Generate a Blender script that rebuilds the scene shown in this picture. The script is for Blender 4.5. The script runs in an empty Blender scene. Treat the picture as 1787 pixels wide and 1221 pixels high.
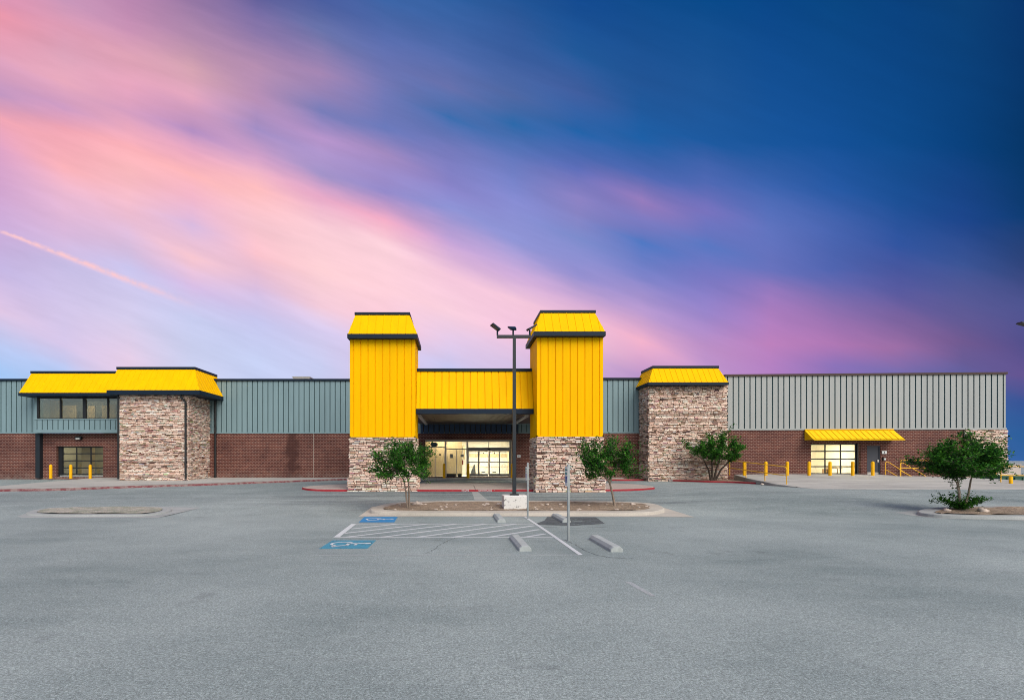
import bpy, math, random
from mathutils import Vector, Matrix
R = math.radians
random.seed(7)
scene = bpy.context.scene
COL = scene.collection

# ------------------------------------------------------------------ camera
EYE = 2.1            # height of the eye above the lot
F, CX, CY = 870.0, 795.0, 803.0     # focal length, vanishing point in the photo's pixels
cam = bpy.data.cameras.new('camera'); cam_o = bpy.data.objects.new('camera', cam); COL.objects.link(cam_o)
cam.sensor_width = 36.0; cam.lens = F/1787*36
cam.shift_x = (893.5-CX)/1787; cam.shift_y = (CY-610.5)/1787
cam.clip_start = 0.1; cam.clip_end = 4000
cam_o.location = (0, 0, EYE); cam_o.rotation_euler = (R(90), 0, 0)
scene.camera = cam_o
scene.view_settings.view_transform = 'Standard'; scene.view_settings.look = 'None'
scene.view_settings.exposure = 0.0; scene.view_settings.gamma = 1.0
scene.cycles.use_denoising = True; scene.cycles.denoising_prefilter = 'NONE'; scene.cycles.filter_width = 1.0
scene.cycles.max_bounces = 6; scene.cycles.transparent_max_bounces = 12
scene.cycles.sample_clamp_indirect = 6.0

# ------------------------------------------------------------------ sun and sky
SUN_EL, SUN_AZ = R(44), R(152)      # azimuth clockwise from +Y: behind the camera, to the right
SKY_STRENGTH = 0.15; SUN_STRENGTH = 2.5
sd = Vector((math.sin(SUN_AZ)*math.cos(SUN_EL), math.cos(SUN_AZ)*math.cos(SUN_EL), math.sin(SUN_EL)))
sun = bpy.data.lights.new('sun', 'SUN'); sun.energy = SUN_STRENGTH; sun.angle = R(50); sun.color = (1.0, .93, .84)
sun_o = bpy.data.objects.new('sun', sun); COL.objects.link(sun_o)
sun_o.rotation_euler = (-sd).to_track_quat('-Z', 'Y').to_euler(); sun_o.location = sd*60

def lin(c):
    return tuple((v/255/12.92 if v/255 <= .04045 else ((v/255+.055)/1.055)**2.4) for v in c)

class NT:
    def __init__(s, tree): s.t = tree; s.n = tree.nodes; s.l = tree.links
    def add(s, typ, **kw):
        nd = s.n.new(typ)
        for k, v in kw.items(): setattr(nd, k, v)
        return nd
    def put(s, sock, v):
        if isinstance(v, bpy.types.NodeSocket): s.l.new(v, sock)
        elif v is not None: sock.default_value = v
    def math(s, op, a, b=None, c=None, clamp=False):
        nd = s.add('ShaderNodeMath', operation=op, use_clamp=clamp)
        for i, v in enumerate((a, b, c)): s.put(nd.inputs[i], v)
        return nd.outputs[0]
    def mix(s, f, a, b, blend='MIX'):
        nd = s.add('ShaderNodeMix', data_type='RGBA', blend_type=blend, clamp_factor=True)
        s.put(nd.inputs[0], f)
        for i, v in ((6, a), (7, b)):
            if isinstance(v, tuple) and len(v) == 3: v = v+(1,)
            s.put(nd.inputs[i], v)
        return nd.outputs[2]
    def rng(s, v, a, b, c=0.0, d=1.0, smooth=False):
        nd = s.add('ShaderNodeMapRange', interpolation_type='SMOOTHSTEP' if smooth else 'LINEAR')
        for i, x in enumerate((v, a, b, c, d)): s.put(nd.inputs[i], x)
        return nd.outputs[0]
    def noise(s, vec, scale, detail=3, rough=.55, dist=0):
        nd = s.add('ShaderNodeTexNoise'); s.put(nd.inputs['Vector'], vec)
        nd.inputs['Scale'].default_value = scale; nd.inputs['Detail'].default_value = detail
        nd.inputs['Roughness'].default_value = rough; nd.inputs['Distortion'].default_value = dist
        return nd.outputs[0]
    def sep(s, vec):
        nd = s.add('ShaderNodeSeparateXYZ'); s.put(nd.inputs[0], vec); return nd.outputs
    def comb(s, x, y, z=0.0):
        nd = s.add('ShaderNodeCombineXYZ')
        for i, v in enumerate((x, y, z)): s.put(nd.inputs[i], v)
        return nd.outputs[0]
    def mapping(s, vec, scale=(1, 1, 1), rot=(0, 0, 0), loc=(0, 0, 0)):
        nd = s.add('ShaderNodeMapping'); s.put(nd.inputs[0], vec)
        nd.inputs[1].default_value = loc; nd.inputs[2].default_value = rot; nd.inputs[3].default_value = scale
        return nd.outputs[0]

# dusk sky of the half ahead (by direction, at infinity); a Nishita sky for the half behind
SKYCOL = {
 0: [(0,(225,152,182)),(30,(232,150,170)),(100,(228,165,190)),(160,(195,152,195)),(205,(240,165,180)),(262,(225,165,200)),(330,(210,165,207)),(400,(205,175,220)),(470,(200,185,230)),(540,(225,200,230)),(600,(188,200,240)),(650,(165,200,245))],
 112:[(0,(200,150,185)),(50,(220,155,180)),(100,(222,165,188)),(150,(232,170,190)),(188,(205,155,195)),(222,(240,165,180)),(285,(252,180,188)),(340,(235,185,210)),(400,(220,185,220)),(470,(200,190,230)),(540,(213,200,235)),(600,(215,200,235)),(650,(175,200,242))],
 224:[(0,(185,135,175)),(50,(200,145,180)),(100,(225,165,185)),(165,(230,165,190)),(200,(215,160,195)),(260,(255,180,188)),(300,(250,185,190)),(350,(245,190,205)),(405,(225,190,220)),(470,(200,195,235)),(560,(213,205,236)),(620,(228,205,230))],
 336:[(0,(150,120,165)),(60,(180,140,175)),(120,(215,165,180)),(180,(225,165,190)),(232,(178,142,195)),(270,(235,170,195)),(312,(255,185,188)),(350,(245,185,205)),(398,(215,185,222)),(440,(250,200,210)),(500,(215,190,230)),(560,(200,205,240)),(640,(205,210,240))],
 448:[(0,(95,95,155)),(60,(140,120,170)),(110,(185,145,180)),(170,(185,145,185)),(230,(160,140,195)),(272,(215,165,205)),(330,(255,190,192)),(395,(250,200,210)),(442,(250,195,205)),(500,(215,190,225)),(560,(200,200,240)),(640,(200,210,245))],
 560:[(0,(75,95,160)),(60,(105,115,170)),(130,(165,135,180)),(190,(120,125,185)),(242,(185,150,205)),(300,(165,150,205)),(342,(232,170,200)),(400,(250,205,215)),(470,(255,210,215)),(530,(245,205,220)),(580,(215,205,240)),(640,(200,205,240))],
 672:[(0,(60,100,165)),(70,(90,110,175)),(150,(115,120,180)),(220,(105,120,185)),(272,(165,140,195)),(332,(150,140,205)),(380,(245,175,200)),(430,(252,210,220)),(500,(255,210,220)),(560,(250,205,220)),(620,(215,200,235))],
 784:[(0,(45,95,160)),(80,(75,105,170)),(150,(105,115,175)),(205,(60,110,175)),(260,(115,120,185)),(330,(140,135,205)),(370,(140,145,210)),(420,(200,165,215)),(480,(245,200,220)),(540,(252,210,225)),(600,(225,200,230)),(640,(200,200,240))],
 896:[(0,(35,85,150)),(100,(60,95,160)),(160,(80,105,165)),(212,(45,105,170)),(280,(100,120,190)),(350,(135,140,210)),(420,(145,150,215)),(480,(210,175,220)),(522,(245,200,220)),(580,(245,200,225)),(640,(215,195,230))],
 1008:[(0,(20,75,145)),(100,(35,90,155)),(165,(65,95,160)),(222,(35,100,170)),(300,(95,110,185)),(350,(140,130,195)),(420,(125,140,205)),(480,(150,145,210)),(532,(215,175,215)),(582,(245,195,215)),(640,(200,170,215))],
 1120:[(0,(15,75,140)),(150,(35,85,150)),(240,(30,95,165)),(300,(80,105,180)),(352,(150,125,190)),(420,(80,120,195)),(480,(125,130,200)),(540,(185,155,210)),(600,(245,180,205)),(650,(185,150,205))],
 1232:[(0,(10,75,140)),(150,(30,85,150)),(250,(30,90,160)),(320,(80,105,180)),(370,(120,115,190)),(430,(90,120,195)),(480,(120,120,195)),(540,(155,135,205)),(600,(190,145,200)),(650,(190,150,205))],
 1344:[(0,(10,70,135)),(250,(25,85,155)),(330,(60,100,175)),(400,(95,115,190)),(470,(105,115,190)),(540,(170,125,190)),(600,(190,130,190)),(640,(180,130,195))],
 1456:[(0,(10,70,130)),(250,(20,80,150)),(330,(40,90,165)),(400,(70,100,175)),(470,(80,100,175)),(530,(130,110,175)),(600,(175,120,180)),(640,(140,115,185))],
 1568:[(0,(10,65,125)),(250,(15,75,140)),(350,(30,80,150)),(430,(50,85,160)),(500,(85,90,160)),(560,(125,100,160)),(610,(155,110,165)),(650,(120,110,175))],
 1680:[(0,(12,65,120)),(250,(10,65,125)),(380,(30,70,140)),(460,(60,85,150)),(530,(90,90,150)),(600,(112,90,145)),(650,(100,95,155)),(720,(60,100,160))],
 1787:[(0,(10,55,110)),(250,(8,55,105)),(380,(15,60,115)),(460,(50,70,125)),(540,(80,85,145)),(600,(85,80,140)),(660,(100,85,145)),(705,(55,85,150)),(760,(45,95,155)),(803,(55,100,165))],
}
world = bpy.data.worlds.new('World'); scene.world = world; world.use_nodes = True
W = NT(world.node_tree); W.n.clear()
wout = W.add('ShaderNodeOutputWorld'); wbg = W.add('ShaderNodeBackground')
W.l.new(wbg.outputs[0], wout.inputs[0])
tc = W.add('ShaderNodeTexCoord')
dx, dy, dz = W.sep(tc.outputs['Generated'])
ym = W.math('MAXIMUM', dy, 0.3)
uu = W.math('DIVIDE', dx, ym); vv = W.math('DIVIDE', dz, ym)
wv = W.comb(uu, vv)
wr = W.mapping(wv, rot=(0, 0, R(21)))
wm = W.mapping(wr, scale=(1.1, 4.6, 1))
n1 = W.noise(wm, 1.7, 4, .5); n2 = W.noise(W.mapping(wr, scale=(1.8, 11, 1), loc=(3, 1, 0)), 2.0, 5, .6)
warp = W.math('ADD', W.math('MULTIPLY', W.math('SUBTRACT', n1, .5), 58), W.math('MULTIPLY', W.math('SUBTRACT', n2, .5), 16))
sx = W.math('MULTIPLY_ADD', uu, F, CX)
sy = W.math('ADD', W.math('MULTIPLY_ADD', vv, -F, CY), warp)
prev = None
keys = sorted(SKYCOL)
for i, k in enumerate(keys):
    sh = .36 if k < 1150 else (.24 if k < 1300 else .1)
    co = W.math('SUBTRACT', sy, W.math('MULTIPLY', W.math('SUBTRACT', sx, float(k)), sh))
    fac = W.math('DIVIDE', co, 820.0, clamp=True)
    rp = W.add('ShaderNodeValToRGB'); rp.color_ramp.interpolation = 'LINEAR'
    st = SKYCOL[k]; els = rp.color_ramp.elements
    els[0].position = 0; els[0].color = lin(st[0][1])+(1,); els[1].position = st[-1][0]/820; els[1].color = lin(st[-1][1])+(1,)
    for y, c in st[1:-1]:
        e = els.new(y/820); e.color = lin(c)+(1,)
    W.l.new(fac, rp.inputs[0])
    if prev is None: prev = rp.outputs[0]
    else:
        prev = W.mix(W.rng(sx, float(keys[i-1]), float(k), 0, 1), prev, rp.outputs[0])
# soft streak texture and the contrail
prev = W.mix(1.0, prev, W.comb(*(W.math('MULTIPLY_ADD', n2, W.rng(sx, 700, 1300, .28, .16), W.rng(sx, 700, 1300, .86, .92)),)*3), 'MULTIPLY')
cn = W.noise(W.mapping(wv, scale=(14, 14, 1)), 3, 3, .6)
cd = W.math('ABSOLUTE', W.math('ADD', W.math('SUBTRACT', W.math('MULTIPLY_ADD', vv, -F, CY), W.math('MULTIPLY_ADD', sx, .385, 403.0)), W.math('MULTIPLY', W.math('SUBTRACT', cn, .5), 7)))
cw = W.math('SUBTRACT', 1.0, W.math('DIVIDE', cd, W.rng(sx, 0, 260, 5, 9)), clamp=True)
cf = W.math('MULTIPLY', W.math('MULTIPLY', cw, W.rng(sx, 200, 345, 1, 0)), W.rng(cn, .34, .56, .3, 1))
prev = W.mix(cf, prev, lin((255, 203, 208)))
nsk = W.add('ShaderNodeTexSky', sky_type='NISHITA'); nsk.sun_disc = False
nsk.sun_elevation = SUN_EL; nsk.sun_rotation = SUN_AZ; nsk.air_density = 1.0; nsk.dust_density = 2.5
nis = W.mix(1.0, nsk.outputs[0], (SKY_STRENGTH,)*3, 'MULTIPLY')
front = W.rng(dy, .12, .42, 0, 1, smooth=True)
fin = W.mix(front, nis, prev)
W.l.new(fin, wbg.inputs[0]); wbg.inputs[1].default_value = 1.0

# ------------------------------------------------------------------ helpers
def smooth(a, b, x):
    t = max(0, min(1, (x-a)/(b-a))); return t*t*(3-2*t)
def ground(x, y):
    a = max(0, min(.615, (y-19)*.030)); b = max(0, min(.55, (y-19)*.062))
    t = smooth(9, 16, x); z = a*(1-t)+b*t
    z -= 1.0*smooth(35.5, 37.5, x)*smooth(30.0, 32.5, y)*(1-smooth(40, 46, y))*(1-smooth(60, 70, x))
    return z
def at(px, py, y):                    # the point at distance y seen at a photo pixel
    return Vector(((px-CX)/F*y, y, EYE+(CY-py)/F*y))
def X(px, y): return (px-CX)/F*y
def Z(py, y): return EYE+(CY-py)/F*y
def G(px, py, off=0.0):               # where the sight line meets the ground
    lo, hi = 1.0, 75.0
    for _ in range(50):
        m = (lo+hi)/2
        if Z(py, m) > ground(X(px, m), m)+off: lo = m
        else: hi = m
    return Vector((X(px, lo), lo, ground(X(px, lo), lo)+off))

class MB:
    def __init__(s): s.v = []; s.f = []; s.m = []; s.c = []; s.sm = []
    def face(s, pts, mi=0, col=None, smooth=False):
        b = len(s.v); s.v += [Vector(p) for p in pts]; s.f.append(tuple(range(b, b+len(pts)))); s.m.append(mi); s.c.append(col); s.sm.append(smooth)
    def grid(s, rows, mi=0, closed=False, col=None, smooth=True):
        b = len(s.v); n = len(rows[0])
        for r in rows: s.v += [Vector(p) for p in r]
        for i in range(len(rows)-1):
            for j in range(n if closed else n-1):
                k = (j+1) % n
                s.f.append((b+i*n+j, b+i*n+k, b+(i+1)*n+k, b+(i+1)*n+j)); s.m.append(mi); s.c.append(col); s.sm.append(smooth)
    def hexa(s, p, mi=0, col=None, skip=()):   # p: 4 bottom (ccw from above), 4 top
        b = len(s.v); s.v += [Vector(q) for q in p]
        for k, f in enumerate(((3,2,1,0), (4,5,6,7), (0,1,5,4), (1,2,6,5), (2,3,7,6), (3,0,4,7))):
            if k in skip: continue
            s.f.append(tuple(b+i for i in f)); s.m.append(mi); s.c.append(col); s.sm.append(False)
    def box(s, x0, x1, y0, y1, z0, z1, mi=0, col=None):
        s.hexa([(x0,y0,z0),(x1,y0,z0),(x1,y1,z0),(x0,y1,z0),(x0,y0,z1),(x1,y0,z1),(x1,y1,z1),(x0,y1,z1)], mi, col)
    def tube(s, pts, r, n=8, mi=0, cap=True, col=None):
        pts = [Vector(p) for p in pts]
        rs = r if isinstance(r, (list, tuple)) else [r]*len(pts)
        rows = []; ref = None
        for i, p in enumerate(pts):
            a = pts[max(0, i-1)]; c = pts[min(len(pts)-1, i+1)]; t = (c-a).normalized()
            if ref is None:
                ref = Vector((1, 0, 0)) if abs(t.x) < .8 else Vector((0, 1, 0))
            e1 = (ref-t*ref.dot(t)).normalized(); ref = e1; e2 = t.cross(e1)
            rows.append([p+(e1*math.cos(2*math.pi*k/n)+e2*math.sin(2*math.pi*k/n))*rs[i] for k in range(n)])
        s.grid(rows, mi, True, col)
        if cap:
            s.face(list(reversed(rows[0])), mi, col); s.face(rows[-1], mi, col)
    def lathe(s, prof, c=(0,0,0), n=16, mi=0):
        rows = [[(c[0]+r*math.cos(2*math.pi*k/n), c[1]+r*math.sin(2*math.pi*k/n), c[2]+z) for k in range(n)] for r, z in prof]
        s.grid(rows, mi, True)
        s.face(list(reversed(rows[0])), mi); s.face(rows[-1], mi)
    def prism(s, poly, zf0, zf1, mi_side=0, mi_top=0, top=True):   # poly ccw XY
        n = len(poly)
        lo = [Vector((p[0], p[1], zf0(p[0], p[1]))) for p in poly]; hi = [Vector((p[0], p[1], zf1(p[0], p[1]))) for p in poly]
        for i in range(n):
            j = (i+1) % n; s.face([lo[i], lo[j], hi[j], hi[i]], mi_side)
        if top: s.face(hi, mi_top)
    def build(s, name, mats, parent=None, o=None):
        if not isinstance(mats, (list, tuple)): mats = [mats]
        if parent is not None and o is None: o = ORIG.get(parent.name, Vector())
        o = Vector(o) if o is not None else Vector()
        me = bpy.data.meshes.new(name)
        me.from_pydata([tuple(v-o) for v in s.v], [], s.f)
        for m in mats: me.materials.append(m)
        me.polygons.foreach_set('material_index', s.m); me.polygons.foreach_set('use_smooth', s.sm)
        if any(c is not None for c in s.c):
            at_ = me.color_attributes.new('tint', 'FLOAT_COLOR', 'CORNER'); buf = []
            for f, c in zip(s.f, s.c): buf += list((c or (1,1,1))+(1.0,))*len(f)
            at_.data.foreach_set('color', buf)
        me.update()
        ob = bpy.data.objects.new(name, me); COL.objects.link(ob)
        if parent is not None: ob.parent = parent
        else: ob.location = o
        ORIG[ob.name] = o
        return ob
ORIG = {}
def tag(o, label=None, cat=None, group=None, kind=None):
    if label: o['label'] = label
    if cat: o['category'] = cat
    if group: o['group'] = group
    if kind: o['kind'] = kind
    return o
def empty(name, loc=(0, 0, 0)):
    o = bpy.data.objects.new(name, None); COL.objects.link(o); o.location = loc; o.empty_display_size = .3
    ORIG[o.name] = Vector(loc); return o
def copy_tree(o, loc=None, parent=None):
    c = o.copy(); COL.objects.link(c)
    if parent is not None: c.parent = parent
    if loc is not None: c.location = loc
    for ch in list(o.children): copy_tree(ch, None, c)
    return c
def strip(mb, pts, w, off, mi=0, zf=ground, seg=None):      # flat draped band along a polyline (XY)
    P = [Vector((p[0], p[1])) for p in pts]
    if seg:
        Q = [P[0]]
        for a, b in zip(P, P[1:]):
            n = max(1, int((b-a).length/seg)); Q += [a+(b-a)*k/n for k in range(1, n+1)]
        P = Q
    L, Rr = [], []
    for i, p in enumerate(P):
        t = (P[min(i+1, len(P)-1)]-P[max(i-1, 0)]).normalized(); nn = Vector((-t.y, t.x))
        ww = w[i] if isinstance(w, list) else w
        a = p+nn*ww/2; b = p-nn*ww/2
        L.append((a.x, a.y, zf(a.x, a.y)+off)); Rr.append((b.x, b.y, zf(b.x, b.y)+off))
    mb.grid([Rr, L], mi, smooth=False)
def catmull(pts, n=6, closed=True):
    P = [Vector((p[0], p[1])) for p in pts]; out = []; m = len(P)
    rg = range(m) if closed else range(m-1)
    for i in rg:
        g = (lambda k: P[k % m]) if closed else (lambda k: P[max(0, min(m-1, k))])
        a, b, c, d = g(i-1), g(i), g(i+1), g(i+2)
        for k in range(n):
            t = k/n
            out.append(.5*((2*b)+(c-a)*t+(2*a-5*b+4*c-d)*t*t+(3*b-a-3*c+d)*t**3))
    if not closed: out.append(P[-1])
    return out
def ccw(poly):
    a = sum(p[0]*q[1]-q[0]*p[1] for p, q in zip(poly, poly[1:]+poly[:1]))
    return poly if a > 0 else list(reversed(poly))
def px_poly(pts, off=0.0): return [G(x, y, off).to_2d() for x, y in pts]
def fill_grid(mb, poly, zf, step=.35, mi=0):      # triangulated fill of an XY polygon
    from mathutils.geometry import delaunay_2d_cdt
    xs = [p[0] for p in poly]; ys = [p[1] for p in poly]
    pts = [Vector((p[0], p[1])) for p in poly]; n = len(pts)
    def inside(x, y):
        c = False
        for i in range(n):
            a, b = pts[i], pts[i-1]
            if (a.y > y) != (b.y > y) and x < (b.x-a.x)*(y-a.y)/(b.y-a.y)+a.x: c = not c
        return c
    ins = []
    y = min(ys)+step/2
    while y < max(ys):
        x = min(xs)+step/2
        while x < max(xs):
            xx = x+random.uniform(-.3, .3)*step; yy = y+random.uniform(-.3, .3)*step
            if inside(xx, yy): ins.append(Vector((xx, yy)))
            x += step
        y += step
    r = delaunay_2d_cdt(pts+ins, [], [list(range(n))], 1, 1e-4)
    b = len(mb.v); mb.v += [Vector((p.x, p.y, zf(p.x, p.y))) for p in r[0]]
    for f in r[2]:
        mb.f.append(tuple(b+i for i in f)); mb.m.append(mi); mb.c.append(None); mb.sm.append(True)

# ------------------------------------------------------------------ materials
def new_mat(name):
    m = bpy.data.materials.new(name); m.use_nodes = True
    t = NT(m.node_tree); b = t.n['Principled BSDF']; return m, t, b
def obj_co(t): return t.add('ShaderNodeTexCoord').outputs['Object']
def pos(t): return t.add('ShaderNodeNewGeometry').outputs['Position']
def bump(t, b, h, strength, dist=.02):
    nd = t.add('ShaderNodeBump'); nd.inputs['Strength'].default_value = strength; nd.inputs['Distance'].default_value = dist
    t.put(nd.inputs['Height'], h); t.l.new(nd.outputs[0], b.inputs['Normal'])
def paint(name, col, rough=.5, var=.12, scale=1.5, spec=.4, metal=0, streak=False, dirt=None, bmp=0):
    m, t, b = new_mat(name); p = pos(t)
    v = t.mapping(p, scale=(2.5, 2.5, .35)) if streak else p
    n = t.noise(v, scale, 5, .6)
    c = t.mix(1.0, col, t.comb(*(t.rng(n, .25, .75, 1-var, 1+var),)*3), 'MULTIPLY')
    if dirt:
        d = t.noise(t.mapping(p, scale=(1, 1, .5)), 2.3, 6, .7)
        c = t.mix(t.rng(d, .56, .75, 0, .55), c, dirt)
    t.l.new(c, b.inputs['Base Color'])
    t.put(b.inputs['Roughness'], t.rng(n, .3, .7, rough-.06, rough+.08)); b.inputs['Specular IOR Level'].default_value = spec; b.inputs['Metallic'].default_value = metal
    if bmp: bump(t, b, t.noise(p, 30, 3), bmp)
    return m
M = {}
M['yellow'] = paint('yellow metal panel', (.86, .462, .0), .65, .08, .8, .05, streak=True)
M['yellow_flat'] = paint('yellow awning metal', (.86, .515, .010), .65, .07, 1.2, .06)
M['bollard'] = paint('yellow bollard paint', (.82, .42, .003), .55, .12, 5, .2, dirt=(.35, .22, .05))
M['rail'] = paint('yellow rail paint', (.82, .45, .03), .5, .1, 5, .3)
M['teal'] = paint('teal grey metal panel', (.178, .268, .292), .5, .1, .7, .35, streak=True)
M['pale_metal'] = paint('sunlit grey metal panel', (.335, .355, .345), .55, .07, .7, .3, streak=True)  # same paint as the teal wing, with the stronger sunlight put into its colour
M['seam'] = paint('dark teal panel seam', (.06, .11, .12), .6, .1, 2)
M['navy'] = paint('dark navy trim', (.006, .016, .032), .5, .15, 2, .2)
M['navy_panel'] = paint('navy blue panel', (.03, .065, .13), .5, .15, 2, .3)
M['black'] = paint('black metal frame', (.012, .014, .016), .45, .1, 4, .4)
M['pole'] = paint('dark grey pole paint', (.012, .018, .024), .45, .15, 3, .4)
M['rust_cap'] = paint('rusted brown roof edge', (.05, .026, .022), .6, .3, 4)
M['alu'] = paint('aluminium frame', (.42, .40, .37), .4, .08, 3, .5, metal=.3)
M['alu_dark'] = paint('grey door rail', (.16, .16, .155), .4, .1, 3, .5, metal=.3)
M['galv'] = paint('galvanised post', (.27, .295, .295), .55, .15, 8, .3, metal=.1)
M['sign_white'] = paint('white sign face', (.72, .74, .72), .4, .05, 4)
M['sign_green'] = paint('teal sign lettering', (.05, .30, .27), .5, .05, 4)
M['sign_blue'] = paint('blue sign panel', (.012, .06, .30), .5, .05, 4)
M['stop'] = paint('weathered concrete wheel stop', (.36, .39, .385), .85, .15, 6, .2, dirt=(.22, .23, .22), bmp=.3)
M['pole_base'] = paint('whitewashed concrete', (.66, .65, .62), .85, .12, 3, .2, bmp=.3)
M['steel_door'] = paint('dark grey steel door', (.045, .05, .065), .45, .1, 2, .4)
M['chrome'] = paint('bright metal', (.6, .6, .6), .25, .05, 3, .5, metal=.8)
M['soffit'] = paint('brown soffit metal', (.105, .078, .066), .45, .2, 1.5, .3)
M['tube_light'] = paint('unlit fluorescent tube', (.6, .6, .58), .4, .05, 3)
M['cream'] = paint('cream interior wall', (.76, .72, .62), .8, .05, 1)
M['tan'] = paint('tan partition', (.56, .44, .27), .8, .06, .7)
M['tan_dim'] = paint('tan blind', (.42, .31, .17), .8, .08, 1.5)
M['blind_grey'] = paint('grey blind', (.36, .36, .32), .8, .08, 1.5)
M['floor_in'] = paint('interior tile floor', (.45, .42, .36), .35, .08, 2)
M['dark_int'] = paint('dim interior wall', (.25, .25, .21), .8, .1, 1)
M['card'] = paint('cardboard', (.32, .19, .09), .8, .1, 4)
M['green_bin'] = paint('green dumpster paint', (.035, .11, .075), .5, .2, 3, .4, dirt=(.09, .07, .04))
M['beige_box'] = paint('beige container', (.48, .41, .36), .6, .08, 1)
M['roof_grey'] = paint('grey roof membrane', (.3, .3, .3), .9, .1, 1)
M['red'] = paint('red notice', (.35, .03, .02), .5, .1, 3)
M['rock'] = paint('pale limestone', (.50, .42, .36), .9, .3, 9, .2, bmp=.6)

def emis(name, col, s):
    m, t, b = new_mat(name); e = t.add('ShaderNodeEmission'); e.inputs[0].default_value = col+(1,); e.inputs[1].default_value = s
    t.l.new(e.outputs[0], t.n['Material Output'].inputs[0]); return m
M['lamp_warm'] = emis('warm ceiling light', (1, .85, .60), 42)
M['lamp_white'] = emis('bright ceiling light', (1, .91, .74), 50)
M['lamp_dim'] = emis('dim ceiling or added light', (1, .83, .55), 45)

def glass(name, tint=(.9, .93, .92), refl=1.0):
    m, t, b = new_mat(name)
    tr = t.add('ShaderNodeBsdfTransparent'); tr.inputs[0].default_value = tint+(1,)
    gl = t.add('ShaderNodeBsdfGlossy'); gl.inputs['Roughness'].default_value = .02; gl.inputs[0].default_value = (.95, .97, 1, 1)
    fr = t.add('ShaderNodeFresnel'); fr.inputs[0].default_value = 1.45
    mx = t.add('ShaderNodeMixShader'); t.put(mx.inputs[0], t.math('MULTIPLY', fr.outputs[0], refl, clamp=True))
    t.l.new(tr.outputs[0], mx.inputs[1]); t.l.new(gl.outputs[0], mx.inputs[2]); t.l.new(mx.outputs[0], t.n['Material Output'].inputs[0]); return m
M['glass'] = glass('clear glass')
M['glass_tint'] = glass('tinted glass', (.74, .77, .74), 2.5)

def asphalt():
    m, t, b = new_mat('weathered asphalt'); p = pos(t); px_, py_, pz_ = t.sep(p)
    big = t.noise(p, .16, 5, .6); mid = t.noise(t.mapping(p, scale=(.5, 1.4, 1)), .9, 5, .65)
    c = t.mix(t.rng(big, .36, .64), (.162, .204, .203), (.292, .340, .332))
    c = t.mix(t.rng(mid, .35, .75, 0, .6), c, (.275, .322, .315))
    # darker worn lane between the islands
    st = t.noise(t.mapping(p, scale=(.10, .9, 1)), 1.6, 5, .65)
    lane = t.math('MULTIPLY', t.rng(py_, 21.5, 23.5, smooth=True), t.rng(py_, 40, 41, 1, 0, smooth=True))
    lx = t.math('ABSOLUTE', t.math('SUBTRACT', px_, 1.5))
    lane = t.math('MULTIPLY', lane, t.rng(lx, 7, 13, 1.0, .38, smooth=True))
    c = t.mix(t.math('MULTIPLY', lane, t.rng(st, .34, .64)), c, (.095, .118, .13))
    # aggregate specks, three sizes
    f1 = t.noise(p, 105, 2, .6); f2 = t.noise(p, 36, 2, .6); f3 = t.noise(p, 9, 3, .7)
    c = t.mix(1.0, c, t.comb(*(t.rng(f1, .3, .7, .58, 1.42),)*3), 'MULTIPLY')
    c = t.mix(1.0, c, t.comb(*(t.rng(f2, .3, .7, .68, 1.32),)*3), 'MULTIPLY')
    c = t.mix(1.0, c, t.comb(*(t.rng(f3, .3, .7, .86, 1.14),)*3), 'MULTIPLY')
    c = t.mix(t.rng(f1, .62, .70, 0, .8), c, (.50, .53, .53))
    c = t.mix(t.rng(f2, .63, .72, 0, .7), c, (.45, .48, .48))
    oil = t.math('MULTIPLY', t.rng(t.noise(p, 1.1, 5, .6), .60, .70), t.rng(t.noise(t.mapping(p, loc=(9, 4, 0)), .35, 3), .45, .65))
    c = t.mix(t.math('MULTIPLY', oil, .45), c, (.10, .115, .12))
    f4 = t.noise(t.mapping(p, scale=(.55, 1, 1)), 3.2, 3, .7); c = t.mix(t.math('MULTIPLY', t.rng(f4, .58, .72, 0, .35), t.rng(py_, 12, 18)), c, (.40, .43, .43))
    t.l.new(c, b.inputs['Base Color']); b.inputs['Roughness'].default_value = .88; b.inputs['Specular IOR Level'].default_value = .25
    bump(t, b, f1, .5, .008); return m
M['asphalt'] = asphalt()
def dark_patch():
    m, t, b = new_mat('dark asphalt patch'); p = pos(t)
    n = t.noise(p, 3, 5, .7); f = t.noise(p, 60, 2)
    c = t.mix(t.rng(n, .35, .7), (.055, .068, .076), (.10, .115, .122)); c = t.mix(1.0, c, t.comb(*(t.rng(f, .3, .7, .75, 1.25),)*3), 'MULTIPLY')
    t.l.new(c, b.inputs['Base Color']); b.inputs['Roughness'].default_value = .9
    tr = t.add('ShaderNodeBsdfTransparent'); mx = t.add('ShaderNodeMixShader')
    t.put(mx.inputs[0], t.rng(t.noise(p, 1.3, 5, .7), .36, .5)); t.l.new(tr.outputs[0], mx.inputs[1]); t.l.new(b.outputs[0], mx.inputs[2]); t.l.new(mx.outputs[0], t.n['Material Output'].inputs[0])
    return m
M['patch'] = dark_patch()
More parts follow.
